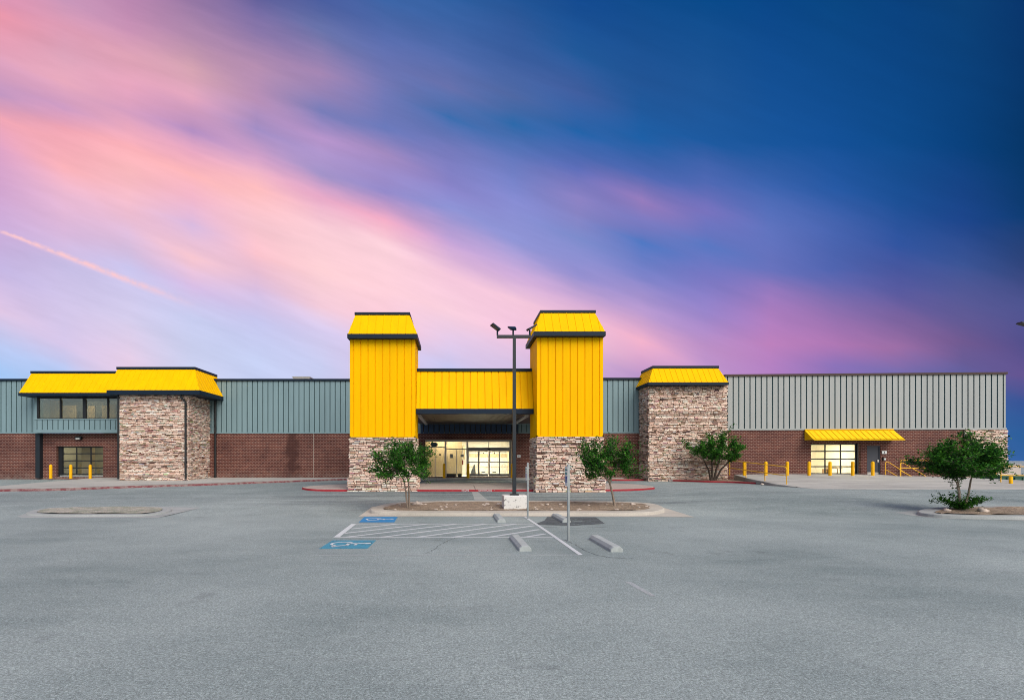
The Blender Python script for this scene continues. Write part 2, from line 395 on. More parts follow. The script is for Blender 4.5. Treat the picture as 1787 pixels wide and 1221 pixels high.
def concrete(name, a, bcol, joint=0, pebble=False):
    m, t, b = new_mat(name); p = pos(t)
    n = t.noise(t.mapping(p, scale=(.35, 1.2, 1)), .8, 6, .65); f = t.noise(p, 40, 3, .7); g2 = t.noise(p, 5, 4, .7)
    c = t.mix(t.rng(n, .33, .68), a, bcol)
    c = t.mix(1.0, c, t.comb(*(t.rng(f, .3, .7, .82, 1.18) if not pebble else t.rng(f, .35, .65, .55, 1.4),)*3), 'MULTIPLY')
    c = t.mix(t.rng(g2, .58, .78, 0, .45), c, tuple(v*.5 for v in a))
    if joint:
        s = t.sep(p)
        for k in (0, 1):
            fr = t.math('ABSOLUTE', t.math('SUBTRACT', t.math('FRACT', t.math('DIVIDE', s[k], joint)), .5))
            c = t.mix(t.rng(fr, .012/joint, .02/joint, .7, 0), c, (.09, .085, .08))
    t.l.new(c, b.inputs['Base Color']); b.inputs['Roughness'].default_value = .88; b.inputs['Specular IOR Level'].default_value = .2
    bump(t, b, f, .35, .006); return m
M['concrete'] = concrete('pale concrete', (.31, .305, .285), (.44, .43, .40), joint=3.0)
M['kerb'] = concrete('weathered kerb concrete', (.36, .335, .29), (.50, .46, .40))
M['gutter'] = concrete('grey gutter concrete', (.26, .28, .275), (.35, .365, .355))
M['pebble'] = concrete('exposed aggregate concrete', (.33, .275, .245), (.47, .405, .365), pebble=True)
def worn_paint(name, col, under, lo=.40, hi=.52, sc=7):
    m, t, b = new_mat(name); p = pos(t); n = t.noise(p, sc, 6, .75)
    c = t.mix(t.rng(n, lo, hi), under, t.mix(t.rng(t.noise(p, 2, 3), .3, .7), col, tuple(v*.75 for v in col)))
    t.l.new(c, b.inputs['Base Color']); b.inputs['Roughness'].default_value = .75; b.inputs['Specular IOR Level'].default_value = .25; return m
M['kerb_red'] = worn_paint('worn red kerb paint', (.33, .022, .032), (.30, .2, .18), .30, .40)
M['kerb_red_old'] = worn_paint('old red kerb paint', (.20, .05, .06), (.25, .18, .17), .42, .56, 4)
def ground_paint(name, col, lo, hi, alpha=1.0):
    m, t, b = new_mat(name); p = pos(t); n = t.noise(p, 22, 5, .8); k = t.noise(p, 1.7, 4, .6)
    t.put(b.inputs['Base Color'], t.mix(1.0, col, t.comb(*(t.rng(n, .3, .7, .82, 1.12),)*3), 'MULTIPLY')); b.inputs['Roughness'].default_value = .8
    tr = t.add('ShaderNodeBsdfTransparent'); mx = t.add('ShaderNodeMixShader')
    a = t.math('MULTIPLY', t.rng(t.math('ADD', t.math('MULTIPLY', n, .6), t.math('MULTIPLY', k, .4)), lo, hi), alpha)
    t.put(mx.inputs[0], a); t.l.new(tr.outputs[0], mx.inputs[1]); t.l.new(b.outputs[0], mx.inputs[2]); t.l.new(mx.outputs[0], t.n['Material Output'].inputs[0]); return m
M['line'] = ground_paint('white road paint', (.56, .59, .60), .22, .40)
M['line_hatch'] = ground_paint('white hatching paint', (.55, .58, .59), .02, .24, .95)
M['line_faint'] = ground_paint('faded white road paint', (.55, .58, .59), .25, .5, .85)
M['line_ghost'] = ground_paint('almost worn white road paint', (.50, .53, .54), .22, .5, .6)
M['blue_new'] = ground_paint('bright blue road paint', (.014, .20, .45), .18, .30)
M['blue_old'] = ground_paint('faded blue road paint', (.05, .27, .39), .32, .50, .92)
M['crack'] = ground_paint('dark crack', (.07, .08, .085), .32, .55, .6)
M['white_paint'] = paint('white stencil paint', (.66, .66, .66), .7, .1, 5)
def soil(name, a, b2, g=None):
    m, t, b = new_mat(name); p = pos(t); n = t.noise(p, 4, 6, .7); f = t.noise(p, 26, 4, .75); q = t.noise(p, 11, 3, .6)
    c = t.mix(t.rng(n, .3, .7), a, b2); c = t.mix(1.0, c, t.comb(*(t.rng(f, .3, .7, .45, 1.5),)*3), 'MULTIPLY')
    c = t.mix(t.rng(q, .62, .68, 0, .8), c, (.40, .33, .27))
    if g: c = t.mix(t.rng(t.noise(p, 2.2, 5, .7), .45, .6, 0, .7), c, g)
    t.l.new(c, b.inputs['Base Color']); b.inputs['Roughness'].default_value = .95; bump(t, b, f, 1.0, .05); return m
M['soil'] = soil('dry brown soil', (.19, .135, .09), (.38, .295, .215))
M['soil_green'] = soil('soil with sparse weeds', (.36, .335, .28), (.48, .45, .385), (.19, .22, .155))
def brick():
    m, t, b = new_mat('red brown brick'); p = pos(t); x, y, z = t.sep(p)
    v = t.comb(t.math('ADD', x, y), z)
    bt = t.add('ShaderNodeTexBrick'); t.l.new(v, bt.inputs[0])
    bt.inputs['Color1'].default_value = (.128, .042, .029, 1); bt.inputs['Color2'].default_value = (.070, .022, .020, 1); bt.inputs['Mortar'].default_value = (.30, .20, .165, 1)
    bt.inputs['Scale'].default_value = 1; bt.inputs['Mortar Size'].default_value = .013; bt.inputs['Mortar Smooth'].default_value = .1
    bt.inputs['Brick Width'].default_value = .24; bt.inputs['Row Height'].default_value = .115; bt.inputs['Bias'].default_value = -.1
    n = t.noise(p, 40, 3); w = t.noise(t.mapping(p, scale=(.6, .6, 1)), .8, 5, .65)
    c = t.mix(1.0, bt.outputs[0], t.comb(*(t.rng(n, .3, .7, .85, 1.15),)*3), 'MULTIPLY')
    c = t.mix(1.0, c, t.mix(t.rng(w, .3, .68), (.60, .56, .60), (1.14, 1.1, 1.08)), 'MULTIPLY')
    eff = t.math('MULTIPLY', t.rng(z, .65, 1.3, .5, 0), t.rng(t.noise(p, 2.5, 5, .7), .42, .65))
    c = t.mix(eff, c, (.26, .22, .19))
    sx_ = t.math('ABSOLUTE', t.math('ADD', t.math('ADD', x, 12.95), t.math('MULTIPLY', t.math('SUBTRACT', t.noise(p, 1.6, 4), .5), 1.2)))
    c = t.mix(t.math('MULTIPLY', t.rng(sx_, .25, .7, .75, 0, smooth=True), t.math('MULTIPLY', t.rng(y, 39, 39.3), t.rng(z, .8, 1.5, .3, 1))), c, (.045, .018, .016))
    t.l.new(c, b.inputs['Base Color']); b.inputs['Roughness'].default_value = .85; b.inputs['Specular IOR Level'].default_value = .2
    bump(t, b, t.math('SUBTRACT', 1.0, bt.outputs['Fac']), .6, .012); return m
M['brick'] = brick()
def stone():
    m, t, b = new_mat('stacked ledge stone'); p = pos(t); at_ = t.add('ShaderNodeVertexColor'); at_.layer_name = 'tint'
    n = t.noise(t.mapping(p, scale=(1, 1, 2)), 14, 5, .7)
    c = t.mix(1.0, at_.outputs[0], t.comb(*(t.rng(n, .28, .72, .68, 1.28),)*3), 'MULTIPLY')
    t.l.new(c, b.inputs['Base Color']); b.inputs['Roughness'].default_value = .9; b.inputs['Specular IOR Level'].default_value = .15
    bump(t, b, n, .8, .03); return m
M['stone'] = stone()
def leaf():
    m, t, b = new_mat('green leaves'); at_ = t.add('ShaderNodeVertexColor'); at_.layer_name = 'tint'
    t.l.new(at_.outputs[0], b.inputs['Base Color']); b.inputs['Roughness'].default_value = .6; b.inputs['Specular IOR Level'].default_value = .12
    tl = t.add('ShaderNodeBsdfTranslucent'); t.l.new(at_.outputs[0], tl.inputs[0]); mx = t.add('ShaderNodeMixShader'); mx.inputs[0].default_value = .32
    t.l.new(b.outputs[0], mx.inputs[1]); t.l.new(tl.outputs[0], mx.inputs[2]); t.l.new(mx.outputs[0], t.n['Material Output'].inputs[0]); return m
M['leaf'] = leaf()
M['bark'] = paint('grey brown bark', (.24, .19, .15), .9, .35, 12, .2, bmp=.6)
M['bark_dark'] = paint('dark brown bark', (.06, .045, .036), .9, .35, 12, .2, bmp=.6)
M['weed'] = paint('dry weeds', (.06, .07, .045), .9, .3, 8)

# ------------------------------------------------------------------ ground, islands, pavements
def struct(o, label=None): return tag(o, label, None, None, 'structure')
mb = MB()
xs = [-1500, -500, -200, -100]+[-70+2*i for i in range(71)]+[76, 90, 120, 200, 500, 1500]
ys = [-80, -30, -10]+[0+1.0*i for i in range(49)]+[52, 60, 80, 140, 300, 800, 2500]
mb.grid([[(x, y, ground(x, y)) for x in xs] for y in ys])
struct(mb.build('parking_lot', M['asphalt']))

def sheet(name, poly, off, mat, step=1.2, zf=ground):
    mb = MB(); fill_grid(mb, ccw(poly), lambda x, y: zf(x, y)+off, step); return struct(mb.build(name, mat))
def inset(poly, d):
    P = [Vector((p[0], p[1])) for p in poly]; n = len(P); out = []
    for i in range(n):
        t = (P[(i+1) % n]-P[i-1]).normalized(); out.append(P[i]+Vector((-t.y, t.x))*d)
    return out
def kerb_ring(mb, poly, h, w, mi_face=0, mi_top=1, drop=.05):   # poly ccw: slanted face, flat top
    rows = []
    for d, hh in ((0, -drop), (0, h*.0), (.03, h*.82), (.055, h), (w, h)):
        q = inset(poly, d) if d else poly
        rows.append([Vector((p[0], p[1], ground(p[0], p[1])+hh)) for p in q])
    n = len(rows[0])
    for i in range(len(rows)-1):
        for j in range(n):
            k = (j+1) % n
            mb.face([rows[i][j], rows[i][k], rows[i+1][k], rows[i+1][j]], mi_face if i < 3 else mi_top)
    return inset(poly, w)
KH = .13
# island carrying the two entrance towers
out = ccw(catmull(px_poly([(527,853.5),(552,856.6),(612,857.2),(720,857.2),(860,857.2),(1000,857.2),(1075,856.8),(1118,855.5),(1143,852.6),(1122,848.4),(1078,845.6),(1000,844.6),(860,845),(720,845.4),(612,846.6),(565,848.6),(537,851)]), 5))
mb = MB(); inn = kerb_ring(mb, out, .11, .16, 0, 1)
struct(mb.build('island_kerb', [M['kerb_red'], M['kerb']]))
sheet('entrance_island', inn, .105, M['pebble'], .8)
mb = MB(); strip(mb, [G(826.5, 846.4, .105).to_2d(), G(830.5, 855.6, .105).to_2d()], .05, .110); struct(mb.build('pavement_joint', M['crack']))
# central planting island
gut = px_poly([(626,901),(649,884.5),(690,878.5),(780,876.2),(1000,876.2),(1120,878.3),(1160,886),(1212,902),(1100,901.5),(900,901),(760,901)])
sheet('island_gutter', gut, .006, M['kerb'], .7)
out = ccw(catmull(px_poly([(648,896),(700,899.4),(800,899.8),(960,899.8),(1100,899.8),(1150,896.5),(1158,889),(1120,881),(1000,878),(800,878),(700,880.5),(655,888)]), 5))
mb = MB(); inn = kerb_ring(mb, out, KH, .55, 0, 0); struct(mb.build('planting_kerb', M['kerb']))
hump = lambda x, y: KH-.01+.05*math.sin(x*1.7)*math.sin(y*2.3+1)+random.uniform(-.015, .03)
mb = MB(); fill_grid(mb, inn, lambda x, y: ground(x, y)+KH-.01+.004+random.uniform(0, .035), .2)
struct(mb.build('planting_bed', M['soil']))
# small worn island to the left
sheet('worn_island_gutter', px_poly([(30,901),(62,889.5),(150,885),(285,884),(352,885.2),(275,903.2),(120,903.4),(40,903)]), .005, M['gutter'], .8)
out = ccw(catmull(px_poly([(44,898),(90,901),(180,901),(260,900),(300,892),(280,886),(180,886),(80,889)]), 5))
mb = MB(); inn = kerb_ring(mb, out, .07, .35, 0, 0); struct(mb.build('worn_island_kerb', M['gutter']))
mb = MB(); fill_grid(mb, inn, lambda x, y: ground(x, y)+.078+random.uniform(0, .03), .25); struct(mb.build('weedy_bed', M['soil_green']))
# island with a tree to the right
sheet('tree_island_gutter', px_poly([(1562,894),(1610,888.5),(1640,886.2),(1787,885),(2050,885),(2100,895),(2050,908),(1787,908),(1640,904.5),(1590,899)]), .005, M['gutter'], .9)
out = ccw(catmull(px_poly([(1600,896),(1630,902.5),(1720,906),(1850,906.5),(2000,906),(2040,897),(1980,887.5),(1850,887),(1720,887),(1640,889)]), 5))
mb = MB(); inn = kerb_ring(mb, out, .12, .5, 0, 0); struct(mb.build('tree_island_kerb', M['gutter']))
mb = MB(); fill_grid(mb, inn, lambda x, y: ground(x, y)+.12+random.uniform(-.01, .05), .25); struct(mb.build('tree_bed', M['soil']))
# pavement in front of the left wing, with a kerb
YW = 39.5
kl = [G(x, y).to_2d() for x, y in [(-140,864),(0,857.4),(90,856.2),(200,852.2),(290,849.2),(366,846.8),(440,843.6),(520,840.6),(600,837.6),(660,836.2)]]
klc = catmull(kl, 4, closed=False)
side = klc+[Vector((X(660, YW), YW+.3)), Vector((klc[0].x, YW+.3))]
side = ccw(side)
def kerb_line(pts, h, face_m, top_m, name, w=.18, flip=1):
    mb = MB(); rows = []
    n = len(pts)
    def off(d):
        o = []
        for i, p in enumerate(pts):
            t = (pts[min(i+1, n-1)]-pts[max(i-1, 0)]).normalized(); o.append(p+Vector((-t.y, t.x))*d*flip)
        return o
    for d, hh in ((0, -.05), (.02, h*.8), (.045, h), (w, h), (w, -.05)):
        rows.append([Vector((p.x, p.y, ground(p.x, p.y)+hh)) for p in off(d)])
    for i in range(4):
        for j in range(n-1): mb.face([rows[i][j], rows[i][j+1], rows[i+1][j+1], rows[i+1][j]], 0 if i < 2 else 1)
    return struct(mb.build(name, [face_m, top_m]))
kerb_line(klc, KH, M['kerb_red_old'], M['kerb'], 'pavement_kerb')
pv = [p+Vector((0, .2)) for p in klc]+[Vector((X(660, YW), YW+.3)), Vector((klc[0].x, YW+.3))]
mb = MB(); fill_grid(mb, ccw(pv), lambda x, y: ground(x, y)+KH-.006, 1.2); struct(mb.build('pavement', M['concrete']))
mb = MB(); strip(mb, [p+Vector((0, .32)) for p in klc[2:26]], [.05+.12*abs(math.sin(i*1.9)) for i in range(24)], KH+.004); struct(mb.build('pavement_crack', M['weed']))
# pavement at the entrance doors
mb = MB(); mb.box(-5.5, 13.0, 38.5, 39.8, .2, .73); struct(mb.build('entrance_pavement', M['concrete']))
# red kerb and planted strip before the right stone block
kr = [Vector(p) for p in [(9.0, 38.0), (12.5, 37.6)]]+[G(x, y).to_2d() for x, y in [(1140,838.6),(1180,839.6),(1230,841.3),(1280,842.6),(1330,845),(1366,847.2)]]
krc = catmull(kr, 4, closed=False)
kerb_line(krc, .12, M['kerb_red'], M['kerb'], 'bed_kerb')
poly = [p+Vector((.05, .16)) for p in krc]+[Vector((20.4, 33)), Vector((20.6, 37.9)), Vector((14.2, 39.2)), Vector((9.0, 39.3))]
mb = MB(); fill_grid(mb, ccw(poly), lambda x, y: ground(x, y)+.105+random.uniform(-.008, .02), .5); struct(mb.build('narrow_bed', M['soil']))
# raised concrete apron before the right wing
def apron(x, y): return EYE-(1.06+.056*(36.6-y))
ap = [(20.6, 36.9), (19.75, 33.5), (19.3, 30.2), (19.4, 28.9), (19.75, 27.5), (23, 27.35), (28, 27.3), (36, 27.25), (52, 27.2), (52, 28.3), (44, 29.2), (37.6, 31.6), (34.4, 35.2), (32.6, 35.6), (31.6, 35.6), (31.4, 37.3), (26, 37.6)]
ap = ccw([Vector(p) for p in ap])
mb = MB(); fill_grid(mb, ap, apron, 1.2)
n_ = len(ap)
for i in range(n_):
    a, b = ap[i], ap[(i+1) % n_]
    mb.face([(a.x, a.y, -.6), (b.x, b.y, -.6), (b.x, b.y, apron(b.x, b.y)), (a.x, a.y, apron(a.x, a.y))], 0)
struct(mb.build('concrete_apron', M['concrete']))
mb = MB()
for k in range(5): mb.box(31.65+.3*k, 31.95+.3*k, 35.62, 36.75, -.5, apron(0, 36)-.17*(k+1))
struct(mb.build('steps', M['concrete']))
# drain strip and patches on the lane, dark patch by the stalls, cracks
sheet('concrete_strip', px_poly([(823,857.6),(834,857.6),(846,868),(857,876),(829,876),(827,868)]), .005, M['gutter'], .6)
sheet('asphalt_patch', px_poly([(955,901.8),(1040,902.2),(1056,913.5),(1000,917),(930,915),(950,908)]), .005, M['patch'], .5)
def crack(pts, w, name='pavement_crack'):
    mb = MB(); P = catmull([G(x, y).to_2d() for x, y in pts], 7, closed=False)
    P = [p+Vector((random.uniform(-.03, .03), random.uniform(-.04, .04))) for p in P]
    strip(mb, P, [w*random.uniform(.4, 1.3) for _ in P], .007); return struct(mb.build(name, M['crack']))
crack([(742,966),(760,957),(772,948),(790,940),(800,938)], .022)
crack([(1012,956),(1040,968),(1070,973),(1110,975)], .03)
crack([(985,942),(1003,950),(1012,955)], .03)
crack([(560,942),(640,941),(700,941.5),(770,942)], .03)
crack([(950,920),(1000,921),(1060,919)], .06)

# ------------------------------------------------------------------ painted markings
def markname(o): return struct(o)
YN, YA, YB = 11.07, 13.62, 16.45
mb = MB()
strip(mb, [(-3.2, YN), (2.78, YN)], .055, .006); markname(mb.build('stall_line', M['line_faint']))
mb = MB(); strip(mb, [(2.78, YN), (2.72, 14), (2.66, 16.2), (2.58, 18.45)], .10, .0075, seg=1); markname(mb.build('stall_line', M['line']))
mb = MB(); strip(mb, [(-3.3, YA), (2.66, YA)], .07, .006); markname(mb.build('stall_line', M['line']))
mb = MB(); strip(mb, [(-3.42, YB), (2.6, YB)], .09, .006); markname(mb.build('stall_line', M['line']))
mb = MB(); strip(mb, [(-3.25, YA-.03), (-3.36, YB+.03)], .16, .0075); markname(mb.build('stall_line', M['line']))
mb = MB(); strip(mb, [(2.98, 8.6), (3.05, 7.7)], .1, .006); markname(mb.build('stall_line', M['line_ghost']))
mb = MB()
for k in range(-4, 5):
    x0 = -2.05+.98*k; x1 = x0+3.05; ya, yb = YA, YB
    if x0 < -3.2: ya = YA+(YB-YA)*(-3.2-x0)/3.05; x0 = -3.2
    if x1 > 2.55: yb = YA+(YB-YA)*(2.55-(-2.05+.98*k))/3.05; x1 = 2.55
    if x1-x0 > .3: strip(mb, [(x0, ya), (x1, yb)], .125, .0045)
markname(mb.build('hatching', M['line_hatch']))
def wheelchair(mb, c, s, off):     # drawn with its head towards +X
    def T(a, b): return (c[0]+b*s, c[1]-a*s)
    def st(pts, w): strip(mb, [T(*p) for p in pts], w*s, off)
    hd = [T(-.10+.075*math.cos(k*.5236), .40+.075*math.sin(k*.5236)) for k in range(12)]
    mb.face([(p[0], p[1], ground(*p)+off) for p in hd])
    st([(-.10, .33), (-.07, -.02)], .085); st([(-.09, .16), (.13, .16)], .06)
    st([(-.09, -.02), (.17, -.02)], .08); st([(.15, .0), (.27, -.30)], .075); st([(.25, -.30), (.37, -.26)], .065)
    arc = [(-.05+.235*math.cos(R(a)), -.16+.235*math.sin(R(a))) for a in range(118, 345, 12)]
    st(arc, .06)
def accessible(corners, bmat, label):
    P = [G(x, y).to_2d() for x, y in corners]
    c = sum(P, Vector((0, 0)))/4
    mb = MB(); mb.face([(p.x, p.y, ground(p.x, p.y)+.005) for p in ccw(P)])
    ob = mb.build('accessible_parking_symbol', bmat, None, (c.x, c.y, ground(c.x, c.y)))
    mb = MB(); wheelchair(mb, c, 1.12, .009); mb.build('wheelchair_figure', M['line'], ob)
    tag(ob, label, 'road marking', 'painted wheelchair symbols on the asphalt')
accessible([(580,942.5),(657,942.3),(641,957),(556,957.5)], M['blue_old'], 'large faded blue square with white wheelchair symbol, nearer the camera below the hatched lines')
accessible([(636,901.6),(694,901.6),(688,911),(626,911)], M['blue_new'], 'bright blue square with white wheelchair symbol beside the central planting island')

def text_mesh(s, size, mat, name, parent=None, loc=(0,0,0), rot=(0,0,0), o=Vector(), sx=1.0):
    cu = bpy.data.curves.new(name, 'FONT'); cu.body = s; cu.size = size; cu.align_x = 'CENTER'; cu.align_y = 'CENTER'; cu.extrude = .0015; cu.resolution_u = 2
    tmp = bpy.data.objects.new('tmp', cu); COL.objects.link(tmp)
    dg = bpy.context.evaluated_depsgraph_get(); me = bpy.data.meshes.new_from_object(tmp.evaluated_get(dg))
    bpy.data.objects.remove(tmp); bpy.data.curves.remove(cu)
    from mathutils import Euler
    me.transform(Matrix.Translation(Vector(loc)-o) @ Euler(rot).to_matrix().to_4x4() @ Matrix.Diagonal((sx, 1, 1, 1)))
    me.materials.clear(); me.materials.append(mat); me.name = name
    ob = bpy.data.objects.new(name, me); COL.objects.link(ob)
    if parent is not None: ob.parent = parent
    return ob
for s, px in (('FIRE LANE', 812), ('TOW AWAY ZONE', 846)):
    p = G(px, 857.2); struct(text_mesh(s, .15, M['white_paint'], 'kerb_lettering', None, (p.x, p.y-.004, p.z+.055), (R(90), 0, 0), sx=.62))

# ------------------------------------------------------------------ the store building
B = empty('store_building', (0, YW, .6))
tag(B, 'long low store with yellow entrance towers, metal siding, brick base and stone blocks', 'store')
ORIG[B.name] = Vector((0, YW, .6))
def part(mb, name, mats, parent=None, label=None):
    o = mb.build(name, mats, parent or B)
    if label: o['label'] = label
    return o
class FR:       # a wall frame: u along, n outwards (towards the viewer), z up
    def __init__(s, p0, p1):
        s.o = Vector((p0[0], p0[1])); d = Vector((p1[0], p1[1]))-s.o; s.len = d.length; s.d = d.normalized(); s.n = Vector((s.d.y, -s.d.x))
    def __call__(s, u, n, z):
        q = s.o+s.d*u+s.n*n; return Vector((q.x, q.y, z))
def siding(mb, fr, u0, u1, z0, z1, pitch=.41, gw=.07, gd=.05, n0=0.0, mi=0, mi_seam=1, zfun=None, phase=0.0, lean=0.0):
    # flat pans with recessed seams; lean moves the top back
    prof = [(u0, 0, mi)]; u = u0+pitch*(.5+phase)
    while u < u1-gw:
        prof += [(u-gw/2, 0, mi), (u-gw/4, -gd, mi_seam), (u+gw/4, -gd, mi_seam), (u+gw/2, 0, mi_seam)]; u += pitch
    prof.append((u1, 0, mi))
    for (a, na, ma), (b, nb, mb_) in zip(prof, prof[1:]):
        mm = mi if (na == 0 and nb == 0) else mi_seam
        mb.face([fr(a, n0+na, z0), fr(b, n0+nb, z0), fr(b, n0+nb-lean, z1), fr(a, n0+na-lean, z1)], mm)
def ribbed(mb, quad, n_out, pitch, mi=0, rw=.04, rh=.022):   # a sloped panel (4 corners bl br tr tl) with standing ribs
    bl, br, tr, tl = [Vector(p) for p in quad]
    mb.face([bl, br, tr, tl], mi)
    L = (br-bl).length; n = max(1, int(L/pitch)); nv = Vector(n_out).normalized(); du = (br-bl).normalized()
    # ribs follow the slope, cut to the panel's sides
    for k in range(n+1):
        s = (k+.5)*pitch
        if s > L-.05: break
        a = bl+du*s
        # top position at same offset along du
        st = (a-tl).dot(du); Lt = (tr-tl).dot(du)
        f = 1.0
        if st < .0: f = (s)/max(1e-6, (tl-bl).dot(du))
        elif st > Lt: f = (L-s)/max(1e-6, L-(tr-bl).dot(du))
        f = max(.05, min(1, f))
        up = tl-bl; up = up-du*up.dot(du)
        b = a+up*f
        w = du*rw/2
        mb.hexa([a-w, a+w, a+w+nv*rh*0, a-w, b-w, b+w, b+w, b-w], mi) if False else None
        mb.face([a-w, a-w*.6+nv*rh, b-w*.6+nv*rh, b-w], mi); mb.face([a-w*.6+nv*rh, a+w*.6+nv*rh, b+w*.6+nv*rh, b-w*.6+nv*rh], mi)
        mb.face([a+w*.6+nv*rh, a+w, b+w, b+w*.6+nv*rh], mi)
def wall(mb, fr, u0, u1, z0, z1, openings=(), n0=0.0, reveal=.3, mi=0):
    us = sorted({u0, u1}|{v for o in openings for v in o[:2]}); zs = sorted({z0, z1}|{v for o in openings for v in o[2:4]})
    for a, b in zip(us, us[1:]):
        for c, d in zip(zs, zs[1:]):
            um, zm = (a+b)/2, (c+d)/2
            if any(o[0] < um < o[1] and o[2] < zm < o[3] for o in openings): continue
            mb.face([fr(a, n0, c), fr(b, n0, c), fr(b, n0, d), fr(a, n0, d)], mi)
    for a, b, c, d in [o[:4] for o in openings]:
        r = n0-reveal
        mb.face([fr(a, n0, c), fr(a, n0, d), fr(a, r, d), fr(a, r, c)], mi); mb.face([fr(b, r, c), fr(b, r, d), fr(b, n0, d), fr(b, n0, c)], mi)
        mb.face([fr(a, n0, d), fr(b, n0, d), fr(b, r, d), fr(a, r, d)], mi); mb.face([fr(a, r, c), fr(b, r, c), fr(b, n0, c), fr(a, n0, c)], mi)
def fbox(mb, fr, u0, u1, n0, n1, z0, z1, mi=0):
    mb.hexa([fr(u0, n1, z0), fr(u1, n1, z0), fr(u1, n0, z0), fr(u0, n0, z0), fr(u0, n1, z1), fr(u1, n1, z1), fr(u1, n0, z1), fr(u0, n0, z1)], mi)
PAL = [((.66,.57,.50),6),((.76,.685,.62),6),((.60,.495,.425),6),((.50,.385,.32),3.2),((.30,.205,.16),1.6),((.10,.07,.058),1.0),((.70,.60,.51),4),((.55,.50,.46),1.5),((.80,.745,.69),2.5)]
PC = [p[0] for p in PAL]; PW = [p[1] for p in PAL]
def stones(mb, fr, u0, u1, z0, z1, n0=0.0, hmin=.06, hmax=.115):
    mb.face([fr(u0, n0-.01, z0), fr(u1, n0-.01, z0), fr(u1, n0-.01, z1), fr(u0, n0-.01, z1)], 0, (.035, .024, .02))
    z = z0
    while z < z1-.02:
        h = min(random.uniform(hmin, hmax), z1-z)
        if z1-z-h < .04: h = z1-z
        u = u0
        while u < u1-.01:
            w = random.uniform(.12, .42)
            if u1-u-w < .14: w = u1-u
            c = random.choices(PC, PW)[0]; c = tuple(v*.74+m_*.26 for v, m_ in zip(c, (.66, .52, .45))); k = random.uniform(.95, 1.26); c = (min(.86, c[0]*k*1.18), min(.8, c[1]*k*1.04), min(.8, c[2]*k*.98))
            hh = h*(1 if random.random() < .75 else random.uniform(.45, .55))
            for zz, h2 in (((z, h),) if hh == h else ((z, hh), (z+hh, h-hh))):
                d = n0+random.uniform(.0, .085); g = .010
                a = [fr(u+g, n0-.02, zz+g), fr(u+w-g, n0-.02, zz+g), fr(u+w-g, n0-.02, zz+h2-g), fr(u+g, n0-.02, zz+h2-g)]
                j = lambda: random.uniform(-.006, .006)
                b = [fr(u+g+.008, d+j(), zz+g+.006), fr(u+w-g-.008, d+j(), zz+g+.006), fr(u+w-g-.008, d+j(), zz+h2-g-.006), fr(u+g+.008, d+j(), zz+h2-g-.006)]
                mb.face(b, 0, c)
                for q in range(4): mb.face([a[q], a[(q+1) % 4], b[(q+1) % 4], b[q]], 0, c)
                c = tuple(v*random.uniform(.7, 1.2) for v in c)
            u += w
        z += h

ZT, ZM = 8.50, 4.23                   # wall top, foot of the metal siding
FL = FR((-60, YW), (8.0, YW)); FM = FR((8.0, 39.0), (14.8, 39.0))
XR0, YR0, XR1, YR1 = 20.25, 37.5, 40.28, 36.5
FRt = FR((XR0, YR0), (XR1, YR1))
uL = lambda x: x+60
# metal siding
mb = MB(); ua, ub = uL(X(60, 38.9))+.1, uL(-24.5)
siding(mb, FL, 0, ua, ZM+.10, ZT-.12); siding(mb, FL, ub, 68, ZM+.10, ZT-.12); fbox(mb, FL, 0, ua, -.05, .035, ZM, ZM+.10, 0); fbox(mb, FL, ub, 68, -.05, .035, ZM, ZM+.10, 0)
part(mb, 'metal_siding', [M['teal'], M['seam']], label='teal grey ribbed metal siding of the left wing')
mb = MB(); siding(mb, FM, 0, 6.8, ZM+.10, ZT-.12); fbox(mb, FM, 0, 6.8, -.05, .035, ZM, ZM+.10, 0)
part(mb, 'metal_siding', [M['teal'], M['seam']], label='short stretch of teal siding between right tower and right stone block')
mb = MB(); ZMR = 4.36
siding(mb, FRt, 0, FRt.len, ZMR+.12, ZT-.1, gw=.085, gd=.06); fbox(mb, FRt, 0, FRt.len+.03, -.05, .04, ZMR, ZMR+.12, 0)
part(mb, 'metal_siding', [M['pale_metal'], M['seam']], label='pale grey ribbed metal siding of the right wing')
# parapet caps
mb = MB(); fbox(mb, FL, 0, 68, -.3, .09, ZT-.12, ZT+.05); part(mb, 'parapet_cap', M['navy']); mb = MB(); fbox(mb, FM, 0, 6.8, -.3, .09, ZT-.12, ZT+.05)
part(mb, 'parapet_cap', M['navy'])
mb = MB(); fbox(mb, FRt, 0, FRt.len+.06, -.3, .09, ZT-.1, ZT+.05); part(mb, 'parapet_cap', M['rust_cap'], label='rusty brown parapet cap of the right wing')
# brick walls with their openings
DL = (X(98, YW), X(180, YW), .80, 3.22); EN = (X(741, YW)+.02, X(893.5, YW), .80, 3.74)
mb = MB()
wall(mb, FL, 0, 68, -.4, ZM, [(uL(DL[0]), uL(DL[1]), DL[2], DL[3]), (uL(EN[0]), uL(EN[1]), EN[2], EN[3])])
part(mb, 'brick_wall', M['brick']); mb = MB()
wall(mb, FM, 0, 6.8, -.4, ZM); part(mb, 'brick_wall', M['brick']); mb = MB()
uR = lambda px, n=37.2: (Vector((X(px, n), n))-FRt.o).dot(FRt.d)
ZD = Z(828.4, 36.9)
DR = (uR(1415.5), uR(1499), ZD, 3.36); MD = (uR(1509.5), uR(1532), ZD, Z(777.5, 37))
wall(mb, FRt, 0, FRt.len-2.9, -.6, ZMR, [DR, MD], n0=-.02, reveal=.3)
part(mb, 'brick_wall', M['brick'])
for x in (X(547, YW), X(392, YW)-30):
    mb = MB(); fbox(mb, FL, uL(x)-.012, uL(x)+.012, -.02, .006, .6, ZM); part(mb, 'expansion_joint', M['kerb'])
